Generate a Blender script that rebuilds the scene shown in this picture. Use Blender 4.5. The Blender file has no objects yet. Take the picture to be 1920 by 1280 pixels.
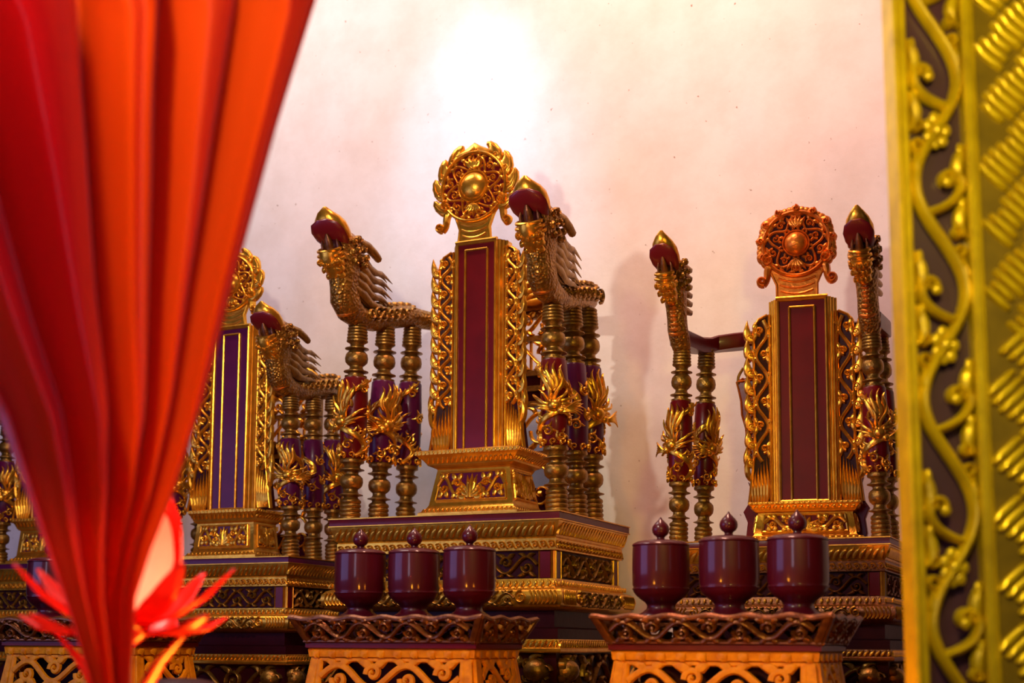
import bpy, math, random
from math import sin, cos, pi, radians, atan2, sqrt
from mathutils import Vector, Matrix

random.seed(7)
SC = bpy.context.scene
COL = SC.collection

# ------------------------------------------------------------------ camera
FPX, PITCH, ROLL = 2500.0, radians(5.94), -0.006
PX0, PY0 = 960.0, 950.0              # principal point (the lens is shifted upwards)
ZC = 0.30                            # camera height above the dais the thrones stand on
cam = bpy.data.cameras.new('camera')
cam.sensor_width = 36.0
cam.lens = FPX / 1920.0 * 36.0
cam.shift_y = (PY0 - 640.0) / 1920.0
cam.clip_start = 0.05
cam.dof.use_dof = True
cam.dof.focus_distance = 3.0
cam.dof.aperture_fstop = 3.4
camo = bpy.data.objects.new('camera', cam)
COL.objects.link(camo)
camo.matrix_world = (Matrix.Translation((0, 0, ZC)) @ Matrix.Rotation(pi / 2 + PITCH, 4, 'X')
                     @ Matrix.Rotation(-ROLL, 4, 'Z'))
SC.camera = camo
CM = camo.matrix_world.to_3x3()

def at(px, py, Y):
    """world point seen at photo pixel (px, py), at depth Y (metres along world y)"""
    d = CM @ Vector(((px - PX0) / FPX, -(py - PY0) / FPX, -1.0))
    return Vector((d.x / d.y * Y, Y, ZC + d.z / d.y * Y))

# ------------------------------------------------------------------ light
SC.view_settings.view_transform = 'Standard'
SC.view_settings.look = 'None'
SC.view_settings.gamma = 1.0
SC.view_settings.use_curve_mapping = False
SC.view_settings.exposure = 0.0

world = bpy.data.worlds.new('hall_ambience')
world.use_nodes = True
world.node_tree.nodes['Background'].inputs[0].default_value = (0.55, 0.30, 0.22, 1)
world.node_tree.nodes['Background'].inputs[1].default_value = 0.018
SC.world = world

def aim(o, target):
    o.rotation_euler = (Vector(target) - o.location).to_track_quat('-Z', 'Y').to_euler()

def area(name, loc, target, sx, sy, power, color, spread=180):
    l = bpy.data.lights.new(name, 'AREA')
    l.shape = 'RECTANGLE'; l.size = sx; l.size_y = sy
    l.energy = power; l.color = color; l.spread = radians(spread)
    o = bpy.data.objects.new(name, l); COL.objects.link(o)
    o.location = loc; aim(o, target)
    return o

def spot(name, loc, target, power, color, angle, blend, radius):
    l = bpy.data.lights.new(name, 'SPOT')
    l.energy = power; l.color = color; l.spot_size = radians(angle); l.spot_blend = blend
    l.shadow_soft_size = radius
    o = bpy.data.objects.new(name, l); COL.objects.link(o)
    o.location = loc; aim(o, target)
    return o

def point(name, loc, power, color, radius):
    l = bpy.data.lights.new(name, 'POINT')
    l.energy = power; l.color = color; l.shadow_soft_size = radius
    o = bpy.data.objects.new(name, l); COL.objects.link(o)
    o.location = loc
    return o

# added wall-wash lights, unseen: cool spot over middle throne, warm ones beside
YAW = radians(24.8)
Rv = Vector((cos(YAW), -sin(YAW), 0)); Bv = Vector((sin(YAW), cos(YAW), 0))
O_C = Vector((-0.146, 3.115, ZC + 0.30))
def by_wall(x, y, z): return tuple(Vector((O_C.x, O_C.y, 0)) + Rv*x + Bv*y + Vector((0, 0, z)))
spot('wall_spot_cool', by_wall(-0.16, -0.02, 2.80), by_wall(-0.16, 0.47, 1.38), 82, (0.28, 0.66, 1.0), 36, 1.0, 0.05)
area('wall_wash_warm', by_wall(0.45, -0.40, 2.85), by_wall(1.00, 0.44, 1.20), 0.5, 0.15, 31, (1.0, 0.51, 0.36), 160)
area('wall_wash_warm', by_wall(-0.9, -0.35, 2.75), by_wall(-0.8, 0.44, 1.2), 0.9, 0.15, 19, (1.0, 0.80, 0.74))
# unseen key light added behind the red drape, left of the thrones
point('key_light', (-0.58, 1.75, 1.34), 36, (1.0, 0.88, 0.72), 0.03)
# bluish daylight from a window in the left side wall
area('side_window_daylight', (-2.3, 2.0, 0.75), (-0.1, 3.2, 0.65), 1.5, 0.9, 13, (0.36, 0.40, 1.0))
# daylight from the door behind the viewer
area('door_daylight', (-1.35, -0.75, 1.05), (-0.2, 2.4, 0.55), 0.5, 1.2, 10, (0.80, 0.72, 1.0))
area('door_daylight', (2.6, -1.6, 1.2), (0.3, 2.8, 0.5), 0.5, 1.6, 1.6, (0.70, 0.62, 1.0))
# red altar bulbs, low in front
point('altar_bulb', (-0.27, 1.66, 0.13), 9.5, (1.0, 0.33, 0.02), 0.04)
point('altar_bulb', (0.30, 1.62, 0.10), 4.0, (1.0, 0.26, 0.012), 0.04)
# added yellow spot, unseen, that brightens the gilded screen
spot('screen_fill', (0.34, 0.75, 1.00), (0.62, 1.55, 0.72), 30, (1.0, 0.82, 0.18), 75, 0.5, 0.06)

# ------------------------------------------------------------------ materials
def material(name, color, rough=0.4, metal=0.0, coat=0.0, noise=0.0, nscale=30.0, col2=None,
             bump=0.0, bscale=60.0, spec=0.5, voro=False, coat_rough=0.08):
    m = bpy.data.materials.new(name); m.use_nodes = True
    nt = m.node_tree; b = nt.nodes['Principled BSDF']
    b.inputs['Base Color'].default_value = (*color, 1)
    b.inputs['Roughness'].default_value = rough
    b.inputs['Metallic'].default_value = metal
    b.inputs['Coat Weight'].default_value = coat
    b.inputs['Coat Roughness'].default_value = coat_rough
    b.inputs['Specular IOR Level'].default_value = spec
    tc = nt.nodes.new('ShaderNodeTexCoord')
    if noise > 0:
        n = nt.nodes.new('ShaderNodeTexNoise'); n.inputs['Scale'].default_value = nscale
        n.inputs['Detail'].default_value = 5
        nt.links.new(tc.outputs['Object'], n.inputs['Vector'])
        r = nt.nodes.new('ShaderNodeValToRGB')
        r.color_ramp.elements[0].position = 0.5 - 0.25; r.color_ramp.elements[1].position = 0.5 + 0.25
        c2 = col2 or tuple(c * (1 - noise) for c in color)
        r.color_ramp.elements[0].color = (*c2, 1); r.color_ramp.elements[1].color = (*color, 1)
        nt.links.new(n.outputs['Fac'], r.inputs['Fac'])
        nt.links.new(r.outputs['Color'], b.inputs['Base Color'])
    if bump > 0:
        if voro:
            t = nt.nodes.new('ShaderNodeTexVoronoi'); t.inputs['Scale'].default_value = bscale
            out = t.outputs['Distance']
        else:
            t = nt.nodes.new('ShaderNodeTexNoise'); t.inputs['Scale'].default_value = bscale
            t.inputs['Detail'].default_value = 4
            out = t.outputs['Fac']
        nt.links.new(tc.outputs['Object'], t.inputs['Vector'])
        bp = nt.nodes.new('ShaderNodeBump'); bp.inputs['Strength'].default_value = bump
        bp.inputs['Distance'].default_value = 0.004
        nt.links.new(out, bp.inputs['Height'])
        nt.links.new(bp.outputs['Normal'], b.inputs['Normal'])
    return m

GOLD = material('gilding', (0.86, 0.46, 0.045), 0.30, 0.85, noise=0.4, nscale=45, col2=(0.60, 0.25, 0.02), bump=0.15, bscale=120)
AGED = material('aged_gilding', (0.42, 0.22, 0.035), 0.36, 0.75, noise=0.5, nscale=60, col2=(0.17, 0.075, 0.012), bump=0.35, bscale=140)
SCALE = material('aged_gilding_scaled', (0.46, 0.23, 0.03), 0.34, 0.75, noise=0.5, nscale=40, col2=(0.20, 0.08, 0.012), bump=0.9, bscale=130, voro=True)
COPPER = material('orange_gilding', (0.85, 0.27, 0.03), 0.36, 0.7, noise=0.4, nscale=60, col2=(0.50, 0.12, 0.012), bump=0.25, bscale=130)
STANDGOLD = material('orange_painted_wood', (0.86, 0.31, 0.004), 0.45, 0.0, noise=0.5, nscale=60, col2=(0.55, 0.15, 0.002), bump=0.3, bscale=150, spec=0.15)
BROWN = material('brown_gilding', (0.24, 0.075, 0.008), 0.32, 0.5, noise=0.5, nscale=60, col2=(0.10, 0.025, 0.003), bump=0.3, bscale=140)
RED = material('red_lacquer', (0.135, 0.003, 0.005), 0.34, 0.0, coat=0.09, noise=0.3, nscale=18, bump=0.08, bscale=70, coat_rough=0.12, spec=0.2)
PURPLE = material('purple_lacquer', (0.10, 0.005, 0.050), 0.34, 0.0, coat=0.09, noise=0.3, nscale=18, bump=0.08, bscale=70, coat_rough=0.12, spec=0.2)
MAROON = material('dark_maroon_lacquer', (0.040, 0.003, 0.006), 0.45, 0.0, coat=0.0, noise=0.3, nscale=25, bump=0.1, bscale=70, spec=0.12)
CUPRED = material('crimson_lacquer', (0.085, 0.001, 0.009), 0.45, 0.0, coat=0.5, noise=0.35, nscale=14, bump=0.12, bscale=45, coat_rough=0.12, spec=0.25)
MOUTH = material('mouth_red', (0.16, 0.006, 0.008), 0.35, 0.0, coat=0.3)
YGOLD = material('yellow_gilding', (0.85, 0.58, 0.004), 0.32, 0.4, noise=0.35, nscale=30, col2=(0.52, 0.33, 0.006), bump=0.15, bscale=60)
VIOLET = material('violet_backing', (0.050, 0.010, 0.045), 0.5, 0.0, coat=0.2, noise=0.3, nscale=8)

def wall_material():
    m = bpy.data.materials.new('stained_plaster'); m.use_nodes = True
    nt = m.node_tree; b = nt.nodes['Principled BSDF']; b.inputs['Roughness'].default_value = 0.85
    b.inputs['Specular IOR Level'].default_value = 0.2
    tc = nt.nodes.new('ShaderNodeTexCoord')
    def noise(s, d, rough=0.5):
        n = nt.nodes.new('ShaderNodeTexNoise'); n.inputs['Scale'].default_value = s; n.inputs['Detail'].default_value = d
        n.inputs['Roughness'].default_value = rough
        nt.links.new(tc.outputs['Object'], n.inputs['Vector']); return n.outputs['Fac']
    def ramp(src, p0, c0, p1, c1):
        r = nt.nodes.new('ShaderNodeValToRGB')
        r.color_ramp.elements[0].position = p0; r.color_ramp.elements[0].color = (*c0, 1)
        r.color_ramp.elements[1].position = p1; r.color_ramp.elements[1].color = (*c1, 1)
        nt.links.new(src, r.inputs['Fac']); return r.outputs['Color']
    def mul(a, c):
        x = nt.nodes.new('ShaderNodeMix'); x.data_type = 'RGBA'; x.blend_type = 'MULTIPLY'
        x.inputs[0].default_value = 1.0
        nt.links.new(a, x.inputs[6]); nt.links.new(c, x.inputs[7]); return x.outputs[2]
    base = ramp(noise(2.2, 4), 0.3, (0.82, 0.75, 0.70), 0.7, (0.88, 0.83, 0.80))
    blot = ramp(noise(9, 6, 0.65), 0.35, (0.92, 0.90, 0.88), 0.6, (1, 1, 1))
    speck = ramp(noise(60, 2), 0.24, (0.45, 0.36, 0.30), 0.29, (1, 1, 1))
    nt.links.new(mul(mul(base, blot), speck), b.inputs['Base Color'])
    bp = nt.nodes.new('ShaderNodeBump'); bp.inputs['Strength'].default_value = 0.25; bp.inputs['Distance'].default_value = 0.003
    nt.links.new(noise(35, 6, 0.6), bp.inputs['Height']); nt.links.new(bp.outputs['Normal'], b.inputs['Normal'])
    return m
PLASTER = wall_material()

def cloth_material():
    m = bpy.data.materials.new('red_satin'); m.use_nodes = True
    nt = m.node_tree; nt.nodes.clear()
    out = nt.nodes.new('ShaderNodeOutputMaterial')
    p = nt.nodes.new('ShaderNodeBsdfPrincipled')
    p.inputs['Base Color'].default_value = (0.52, 0.006, 0.040, 1)
    p.inputs['Roughness'].default_value = 0.40
    p.inputs['Specular IOR Level'].default_value = 0.8
    p.inputs['Sheen Weight'].default_value = 0.6
    p.inputs['Sheen Roughness'].default_value = 0.35
    p.inputs['Sheen Tint'].default_value = (1.0, 0.45, 0.5, 1)
    t = nt.nodes.new('ShaderNodeBsdfTranslucent'); t.inputs[0].default_value = (0.95, 0.085, 0.004, 1)
    mx = nt.nodes.new('ShaderNodeMixShader'); mx.inputs[0].default_value = 0.42
    nt.links.new(p.outputs[0], mx.inputs[1]); nt.links.new(t.outputs[0], mx.inputs[2])
    nt.links.new(mx.outputs[0], out.inputs[0])
    return m
CLOTH = cloth_material()

def petal_material(name, col, glow, tr=(1.0, 0.16, 0.10)):
    m = bpy.data.materials.new(name); m.use_nodes = True
    nt = m.node_tree; nt.nodes.clear()
    out = nt.nodes.new('ShaderNodeOutputMaterial')
    p = nt.nodes.new('ShaderNodeBsdfPrincipled')
    p.inputs['Base Color'].default_value = (*col, 1); p.inputs['Roughness'].default_value = 0.3
    p.inputs['Emission Color'].default_value = (1.0, 0.05, 0.02, 1); p.inputs['Emission Strength'].default_value = glow
    t = nt.nodes.new('ShaderNodeBsdfTranslucent'); t.inputs[0].default_value = (*tr, 1)
    mx = nt.nodes.new('ShaderNodeMixShader'); mx.inputs[0].default_value = 0.6
    nt.links.new(p.outputs[0], mx.inputs[1]); nt.links.new(t.outputs[0], mx.inputs[2])
    nt.links.new(mx.outputs[0], out.inputs[0])
    return m
PETAL = petal_material('red_plastic_petal', (0.75, 0.02, 0.02), 0.0)
PETAL_IN = petal_material('lit_plastic_petal', (1.0, 0.72, 0.64), 0.6, (1.0, 0.74, 0.64))  # the bulb's light put into the colour: pale base plus glow
def glow_material():
    m = bpy.data.materials.new('lit_bulb'); m.use_nodes = True
    b = m.node_tree.nodes['Principled BSDF']
    b.inputs['Base Color'].default_value = (1, 0.8, 0.7, 1)
    b.inputs['Emission Color'].default_value = (1.0, 0.62, 0.42, 1); b.inputs['Emission Strength'].default_value = 6
    return m
BULB = glow_material()

# ------------------------------------------------------------------ mesh helpers
class MB:
    def __init__(s): s.v = []; s.f = []
    def add(s, vs, fs):
        n = len(s.v); s.v += [tuple(p) for p in vs]; s.f += [tuple(i + n for i in f) for f in fs]
    def box(s, x0, x1, y0, y1, z0, z1):
        s.add([(x0,y0,z0),(x1,y0,z0),(x1,y1,z0),(x0,y1,z0),(x0,y0,z1),(x1,y0,z1),(x1,y1,z1),(x0,y1,z1)],
              [(0,3,2,1),(4,5,6,7),(0,1,5,4),(1,2,6,5),(2,3,7,6),(3,0,4,7)])
    def lathe(s, prof, n=24, c=(0, 0, 0), place=None):
        vs = []; fs = []
        for r, z in prof:
            for k in range(n):
                a = 2 * pi * k / n
                p = (c[0] + r * cos(a), c[1] + r * sin(a), c[2] + z)
                vs.append(place(*p) if place else p)
        m = len(prof)
        for i in range(m - 1):
            for k in range(n):
                k2 = (k + 1) % n
                fs.append((i*n+k, i*n+k2, (i+1)*n+k2, (i+1)*n+k))
        fs.append(tuple(range(n - 1, -1, -1))); fs.append(tuple((m-1)*n + k for k in range(n)))
        s.add(vs, fs)
    def rect(s, hw, y0, y1, prof, cx=0.0):
        """rectangular stack: prof = [(offset, z)] from bottom to top around x in +-hw, y in y0..y1"""
        vs = []; fs = []
        for o, z in prof:
            vs += [(cx-hw-o, y0-o, z), (cx+hw+o, y0-o, z), (cx+hw+o, y1+o, z), (cx-hw-o, y1+o, z)]
        m = len(prof)
        for i in range(m - 1):
            for k in range(4):
                k2 = (k + 1) % 4
                fs.append((i*4+k, i*4+k2, (i+1)*4+k2, (i+1)*4+k))
        fs.append((3, 2, 1, 0)); fs.append(tuple((m-1)*4 + k for k in range(4)))
        s.add(vs, fs)
    def ribbon(s, pts, w, h, place, w1=None, peak=0.5):
        """carved ribbon along 2-D (or 2-D + lift) points; w may be a number, a function of 0..1, or tapered to w1"""
        n = len(pts)
        if n < 2: return
        vs = []; fs = []
        for i, p in enumerate(pts):
            a = pts[max(i-1, 0)]; b = pts[min(i+1, n-1)]
            dx, dy = b[0]-a[0], b[1]-a[1]; L = sqrt(dx*dx + dy*dy) or 1e-9
            nx, ny = -dy/L, dx/L
            t = i/(n-1)
            ww = w(t) if callable(w) else (w + (w1 - w)*t if w1 is not None else w)
            hh = h * min(1.0, 0.35 + ww/(w(0.3) if callable(w) else w))
            l = p[2] if len(p) > 2 else 0.0
            for q, z in ((-1, -0.2), (-0.72, 0.75), (0, 1.0), (0.72, 0.75), (1, -0.2)):
                vs.append(place(p[0]+nx*ww*q, p[1]+ny*ww*q, l + hh*z))
        for i in range(n - 1):
            for k in range(4):
                fs.append((i*5+k, (i+1)*5+k, (i+1)*5+k+1, i*5+k+1))
            fs.append((i*5+4, (i+1)*5+4, (i+1)*5, i*5))
        fs.append((0, 1, 2, 3, 4)); e = (n-1)*5; fs.append((e+4, e+3, e+2, e+1, e))
        s.add(vs, fs)
    def tube(s, path, rad, n=10, lat=Vector((1, 0, 0))):
        """elliptical tube; rad[i] = r or (a, b): a along lat, b across"""
        m = len(path); vs = []; fs = []
        P = [Vector(p) for p in path]
        for i in range(m):
            T = (P[min(i+1, m-1)] - P[max(i-1, 0)]).normalized()
            X = lat - T * lat.dot(T)
            X = X.normalized() if X.length > 1e-4 else T.orthogonal().normalized()
            N = T.cross(X)
            r = rad[i]; a, b = r if isinstance(r, tuple) else (r, r)
            for k in range(n):
                t = 2*pi*k/n
                vs.append(P[i] + X*(a*cos(t)) + N*(b*sin(t)))
        for i in range(m-1):
            for k in range(n):
                k2 = (k+1) % n
                fs.append((i*n+k, i*n+k2, (i+1)*n+k2, (i+1)*n+k))
        fs.append(tuple(range(n-1, -1, -1))); fs.append(tuple((m-1)*n+k for k in range(n)))
        s.add(vs, fs)
    def ell(s, c, r, nu=12, nv=8, rot=None):
        vs = []; fs = []; c = Vector(c)
        for j in range(1, nv):
            ph = pi*j/nv
            for k in range(nu):
                t = 2*pi*k/nu
                p = Vector((r[0]*sin(ph)*cos(t), r[1]*sin(ph)*sin(t), r[2]*cos(ph)))
                if rot: p = rot @ p
                vs.append(c + p)
        top = len(vs); p = Vector((0, 0, r[2])); vs.append(c + (rot @ p if rot else p))
        p = Vector((0, 0, -r[2])); vs.append(c + (rot @ p if rot else p))
        for j in range(nv-2):
            for k in range(nu):
                k2 = (k+1) % nu
                fs.append((j*nu+k, (j+1)*nu+k, (j+1)*nu+k2, j*nu+k2))
        for k in range(nu):
            k2 = (k+1) % nu
            fs.append((top, k, k2)); fs.append((top+1, (nv-2)*nu+k2, (nv-2)*nu+k))
        s.add(vs, fs)
    def prism(s, out, w0, w1, place, bev=0.0):
        """extruded outline (u, v) from lift w0 to w1, with a bevel around the front face"""
        n = len(out)
        A = sum(out[i][0]*out[(i+1) % n][1] - out[(i+1) % n][0]*out[i][1] for i in range(n))
        if A < 0: out = out[::-1]
        ins = []
        for i in range(n):
            a = out[i-1]; b = out[(i+1) % n]
            dx, dy = b[0]-a[0], b[1]-a[1]; L = sqrt(dx*dx+dy*dy) or 1e-9
            ins.append((out[i][0] - dy/L*bev, out[i][1] + dx/L*bev))
        vs = [place(u, v, w0) for u, v in out] + [place(u, v, w1 - (bev if bev else 0)) for u, v in out]
        fs = [tuple(range(n-1, -1, -1))]
        for i in range(n):
            j = (i+1) % n
            fs.append((i, j, n+j, n+i))
        if bev:
            vs += [place(u, v, w1) for u, v in ins]
            for i in range(n):
                j = (i+1) % n
                fs.append((n+i, n+j, 2*n+j, 2*n+i))
            fs.append(tuple(2*n+i for i in range(n)))
        else:
            fs.append(tuple(n+i for i in range(n)))
        s.add(vs, fs)
    def mesh(s, name, mat, angle=38):
        me = bpy.data.meshes.new(name)
        me.from_pydata(s.v, [], s.f); me.update()
        me.materials.append(mat)
        for p in me.polygons: p.use_smooth = True
        me.set_sharp_from_angle(angle=radians(angle))
        return me

def obj(name, mb, mat, parent=None, angle=38, label=None):
    o = bpy.data.objects.new(name, mb.mesh(name, mat, angle)); COL.objects.link(o)
    if parent: o.parent = parent
    if label: o['label'] = label
    return o

def inst(name, me, parent, loc=(0, 0, 0), rz=0.0, sc=(1, 1, 1)):
    o = bpy.data.objects.new(name, me); COL.objects.link(o)
    o.parent = parent; o.location = loc; o.rotation_euler = (0, 0, rz); o.scale = sc
    return o

def tag(o, label, cat, group=None):
    o['label'] = label; o['category'] = cat
    if group: o['group'] = group
    return o

def thing(name, label, cat, loc, rz=0.0, group=None, s=1.0):
    o = bpy.data.objects.new(name, None); COL.objects.link(o)
    o.empty_display_size = 0.05
    o.location = loc; o.rotation_euler = (0, 0, rz); o.scale = (s, s, s)
    return tag(o, label, cat, group)

def copy_tree(o, parent=None):
    c = o.copy(); COL.objects.link(c); c.parent = parent
    for ch in list(o.children): copy_tree(ch, c)
    return c

def plane(o, U, V, N):
    o, U, V, N = Vector(o), Vector(U), Vector(V), Vector(N)
    return lambda u, v, w=0.0: o + U*u + V*v + N*w

FRONT = lambda x, y, z: plane((x, y, z), (1, 0, 0), (0, 0, 1), (0, -1, 0))

# ------------------------------------------------------------------ carving vocabulary
def spiral(cx, cy, r0, r1, a0, turns, n=22):
    out = []
    for i in range(n):
        t = i/(n-1); a = a0 + 2*pi*turns*t; r = r0 + (r1-r0)*t
        out.append((cx + r*cos(a), cy + r*sin(a)))
    return out

def bez(p0, p1, p2, p3, n=12):
    out = []
    for i in range(n):
        t = i/(n-1); a = 1-t
        out.append(tuple(a**3*p0[k] + 3*a*a*t*p1[k] + 3*a*t*t*p2[k] + t**3*p3[k] for k in range(len(p0))))
    return out

def leafw(w):  # leaf-shaped width
    return lambda t: w*(0.25 + 1.1*sin(pi*min(1, t*0.9+0.08))**0.8)*(1-t)**0.45 + w*0.06

def taper(w):
    return lambda t: w*(1-t)**0.6 + w*0.08

def rinceau(mb, L, hw, n, place, w=0.004, h=0.005, seed=0, leaves=True):
    """running vine with volutes along v (0..L), inside u = -hw..hw"""
    rnd = random.Random(seed)
    P = L/n
    stem = []
    N = n*10
    for i in range(N+1):
        v = L*i/N
        stem.append((hw*0.72*sin(pi*v/P), v))
    mb.ribbon(stem, w, h, place)
    for i in range(n):
        sg = 1 if i % 2 == 0 else -1
        vc = (i+0.5)*P
        r = min(hw*0.55, P*0.36)
        c = (-sg*hw*0.22, vc + P*0.05)
        a0 = atan2(i*P - c[1], 0 - c[0])
        mb.ribbon(spiral(c[0], c[1], r, r*0.18, a0, -sg*1.25, 20), w*0.95, h, place, w*0.6)
        mb.ribbon([(c[0], c[1]-r*0.15), (c[0], c[1]), (c[0], c[1]+r*0.15)], r*0.24, h*1.2, place)
        if leaves:
            for k in (-1, 1):
                p0 = (sg*hw*0.62, vc + k*P*0.12)
                p3 = (sg*hw*0.98, vc + k*P*0.42)
                mb.ribbon(bez(p0, (sg*hw*0.95, vc+k*P*0.12), (sg*hw*1.0, vc+k*P*0.25), p3, 7), leafw(w*1.2), h, place)
                p0 = (c[0] - sg*r*0.7, c[1] + k*r*0.5)
                p3 = (-sg*hw*0.98, vc + k*P*0.45)
                mb.ribbon(bez(p0, (p0[0]-sg*hw*0.2, p0[1]), (p3[0], p3[1]-k*P*0.1), p3, 7), leafw(w*1.3), h, place)

def palmette(mb, w, hgt, place, n=4, rw=0.006, h=0.006):
    """fan of feathers rising from (0, 0), half-width w, with volutes"""
    for sg in (-1, 1):
        for i in range(n):
            t = (i+0.6)/n
            a = pi/2 - t*pi*0.47
            p3 = (sg*w*min(1.0, 1.15*cos(a)), hgt*(0.15 + 0.8*sin(a)))
            mb.ribbon(bez((sg*0.002, 0.05*hgt), (sg*w*0.12, hgt*0.5*(1-t)), (p3[0]*0.7, p3[1]*0.75 - 0.05*hgt), p3, 12), leafw(rw), h, place)
        mb.ribbon(spiral(sg*w*0.32, hgt*0.2, hgt*0.19, hgt*0.03, pi/2, -sg*1.3, 18), rw*0.6, h, place, rw*0.4)
        mb.ribbon(spiral(sg*w*0.72, hgt*0.28, hgt*0.17, hgt*0.03, -pi/2, sg*1.3, 18), rw*0.6, h, place, rw*0.4)
        mb.ribbon(bez((sg*w*0.3, 0.02*hgt), (sg*w*0.6, -0.02*hgt), (sg*w*0.8, 0.1*hgt), (sg*w*0.97, 0.05*hgt), 9), leafw(rw), h, place)
    mb.ribbon([(0, 0), (0, hgt*0.5), (0, hgt*0.96)], leafw(rw*1.3), h*1.3, place)

def gadroons(mb, L, v0, v1, n, place, slant=0.6, w=None, h=0.004):
    p = L/n; w = w or p*0.36
    for i in range(n):
        u = (i+0.5)*p
        d = (v1-v0)*slant
        if u + d > L or u - d*0.2 < 0: d *= 0.4
        mb.ribbon(bez((u-d*0.3, v0), (u-d*0.2, v0+(v1-v0)*0.5), (u+d*0.3, v0+(v1-v0)*0.6), (u+d*0.6, v1), 6), leafw(w), h, place)

def beads(mb, L, v, r, n, place, h=1.0):
    for i in range(n):
        u = L*(i+0.5)/n
        mb.ribbon([(u-r*0.95, v), (u-r*0.5, v), (u, v), (u+r*0.5, v), (u+r*0.95, v)],
                  lambda t: r*(sin(pi*(0.06+0.88*t))), r*h, place)

def sides(hw, y0, y1, off=0.0):
    """front, right, left faces of a box: (start, U, N, length)"""
    return [((-hw-off, y0-off), (1, 0), (0, -1), 2*(hw+off)),
            ((hw+off, y0-off), (0, 1), (1, 0), (y1-y0)+2*off),
            ((-hw-off, y1+off), (0, -1), (-1, 0), (y1-y0)+2*off)]

def side_place(sd, z, tilt=0.0):
    (x, y), U, N, L = sd
    n = Vector((N[0], N[1], 0)); up = Vector((0, 0, 1))
    V = (up*cos(tilt) + n*sin(tilt)); NN = (n*cos(tilt) - up*sin(tilt))
    return plane((x, y, z), (U[0], U[1], 0), V, NN)

# ------------------------------------------------------------------ the setting
wall_o = Vector((O_C.x, O_C.y, 0)) + Bv*0.47
mb = MB(); mb.box(-3.2, 2.6, 0, 0.12, 0, 2.9)
w = obj('wall_back', mb, PLASTER); w.location = wall_o; w.rotation_euler = (0, 0, -YAW); w['kind'] = 'structure'
mb = MB(); mb.box(-4, 4, -1.6, 5.2, -0.1, 0.0)
fl = obj('floor', mb, MAROON); fl['kind'] = 'structure'

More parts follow.
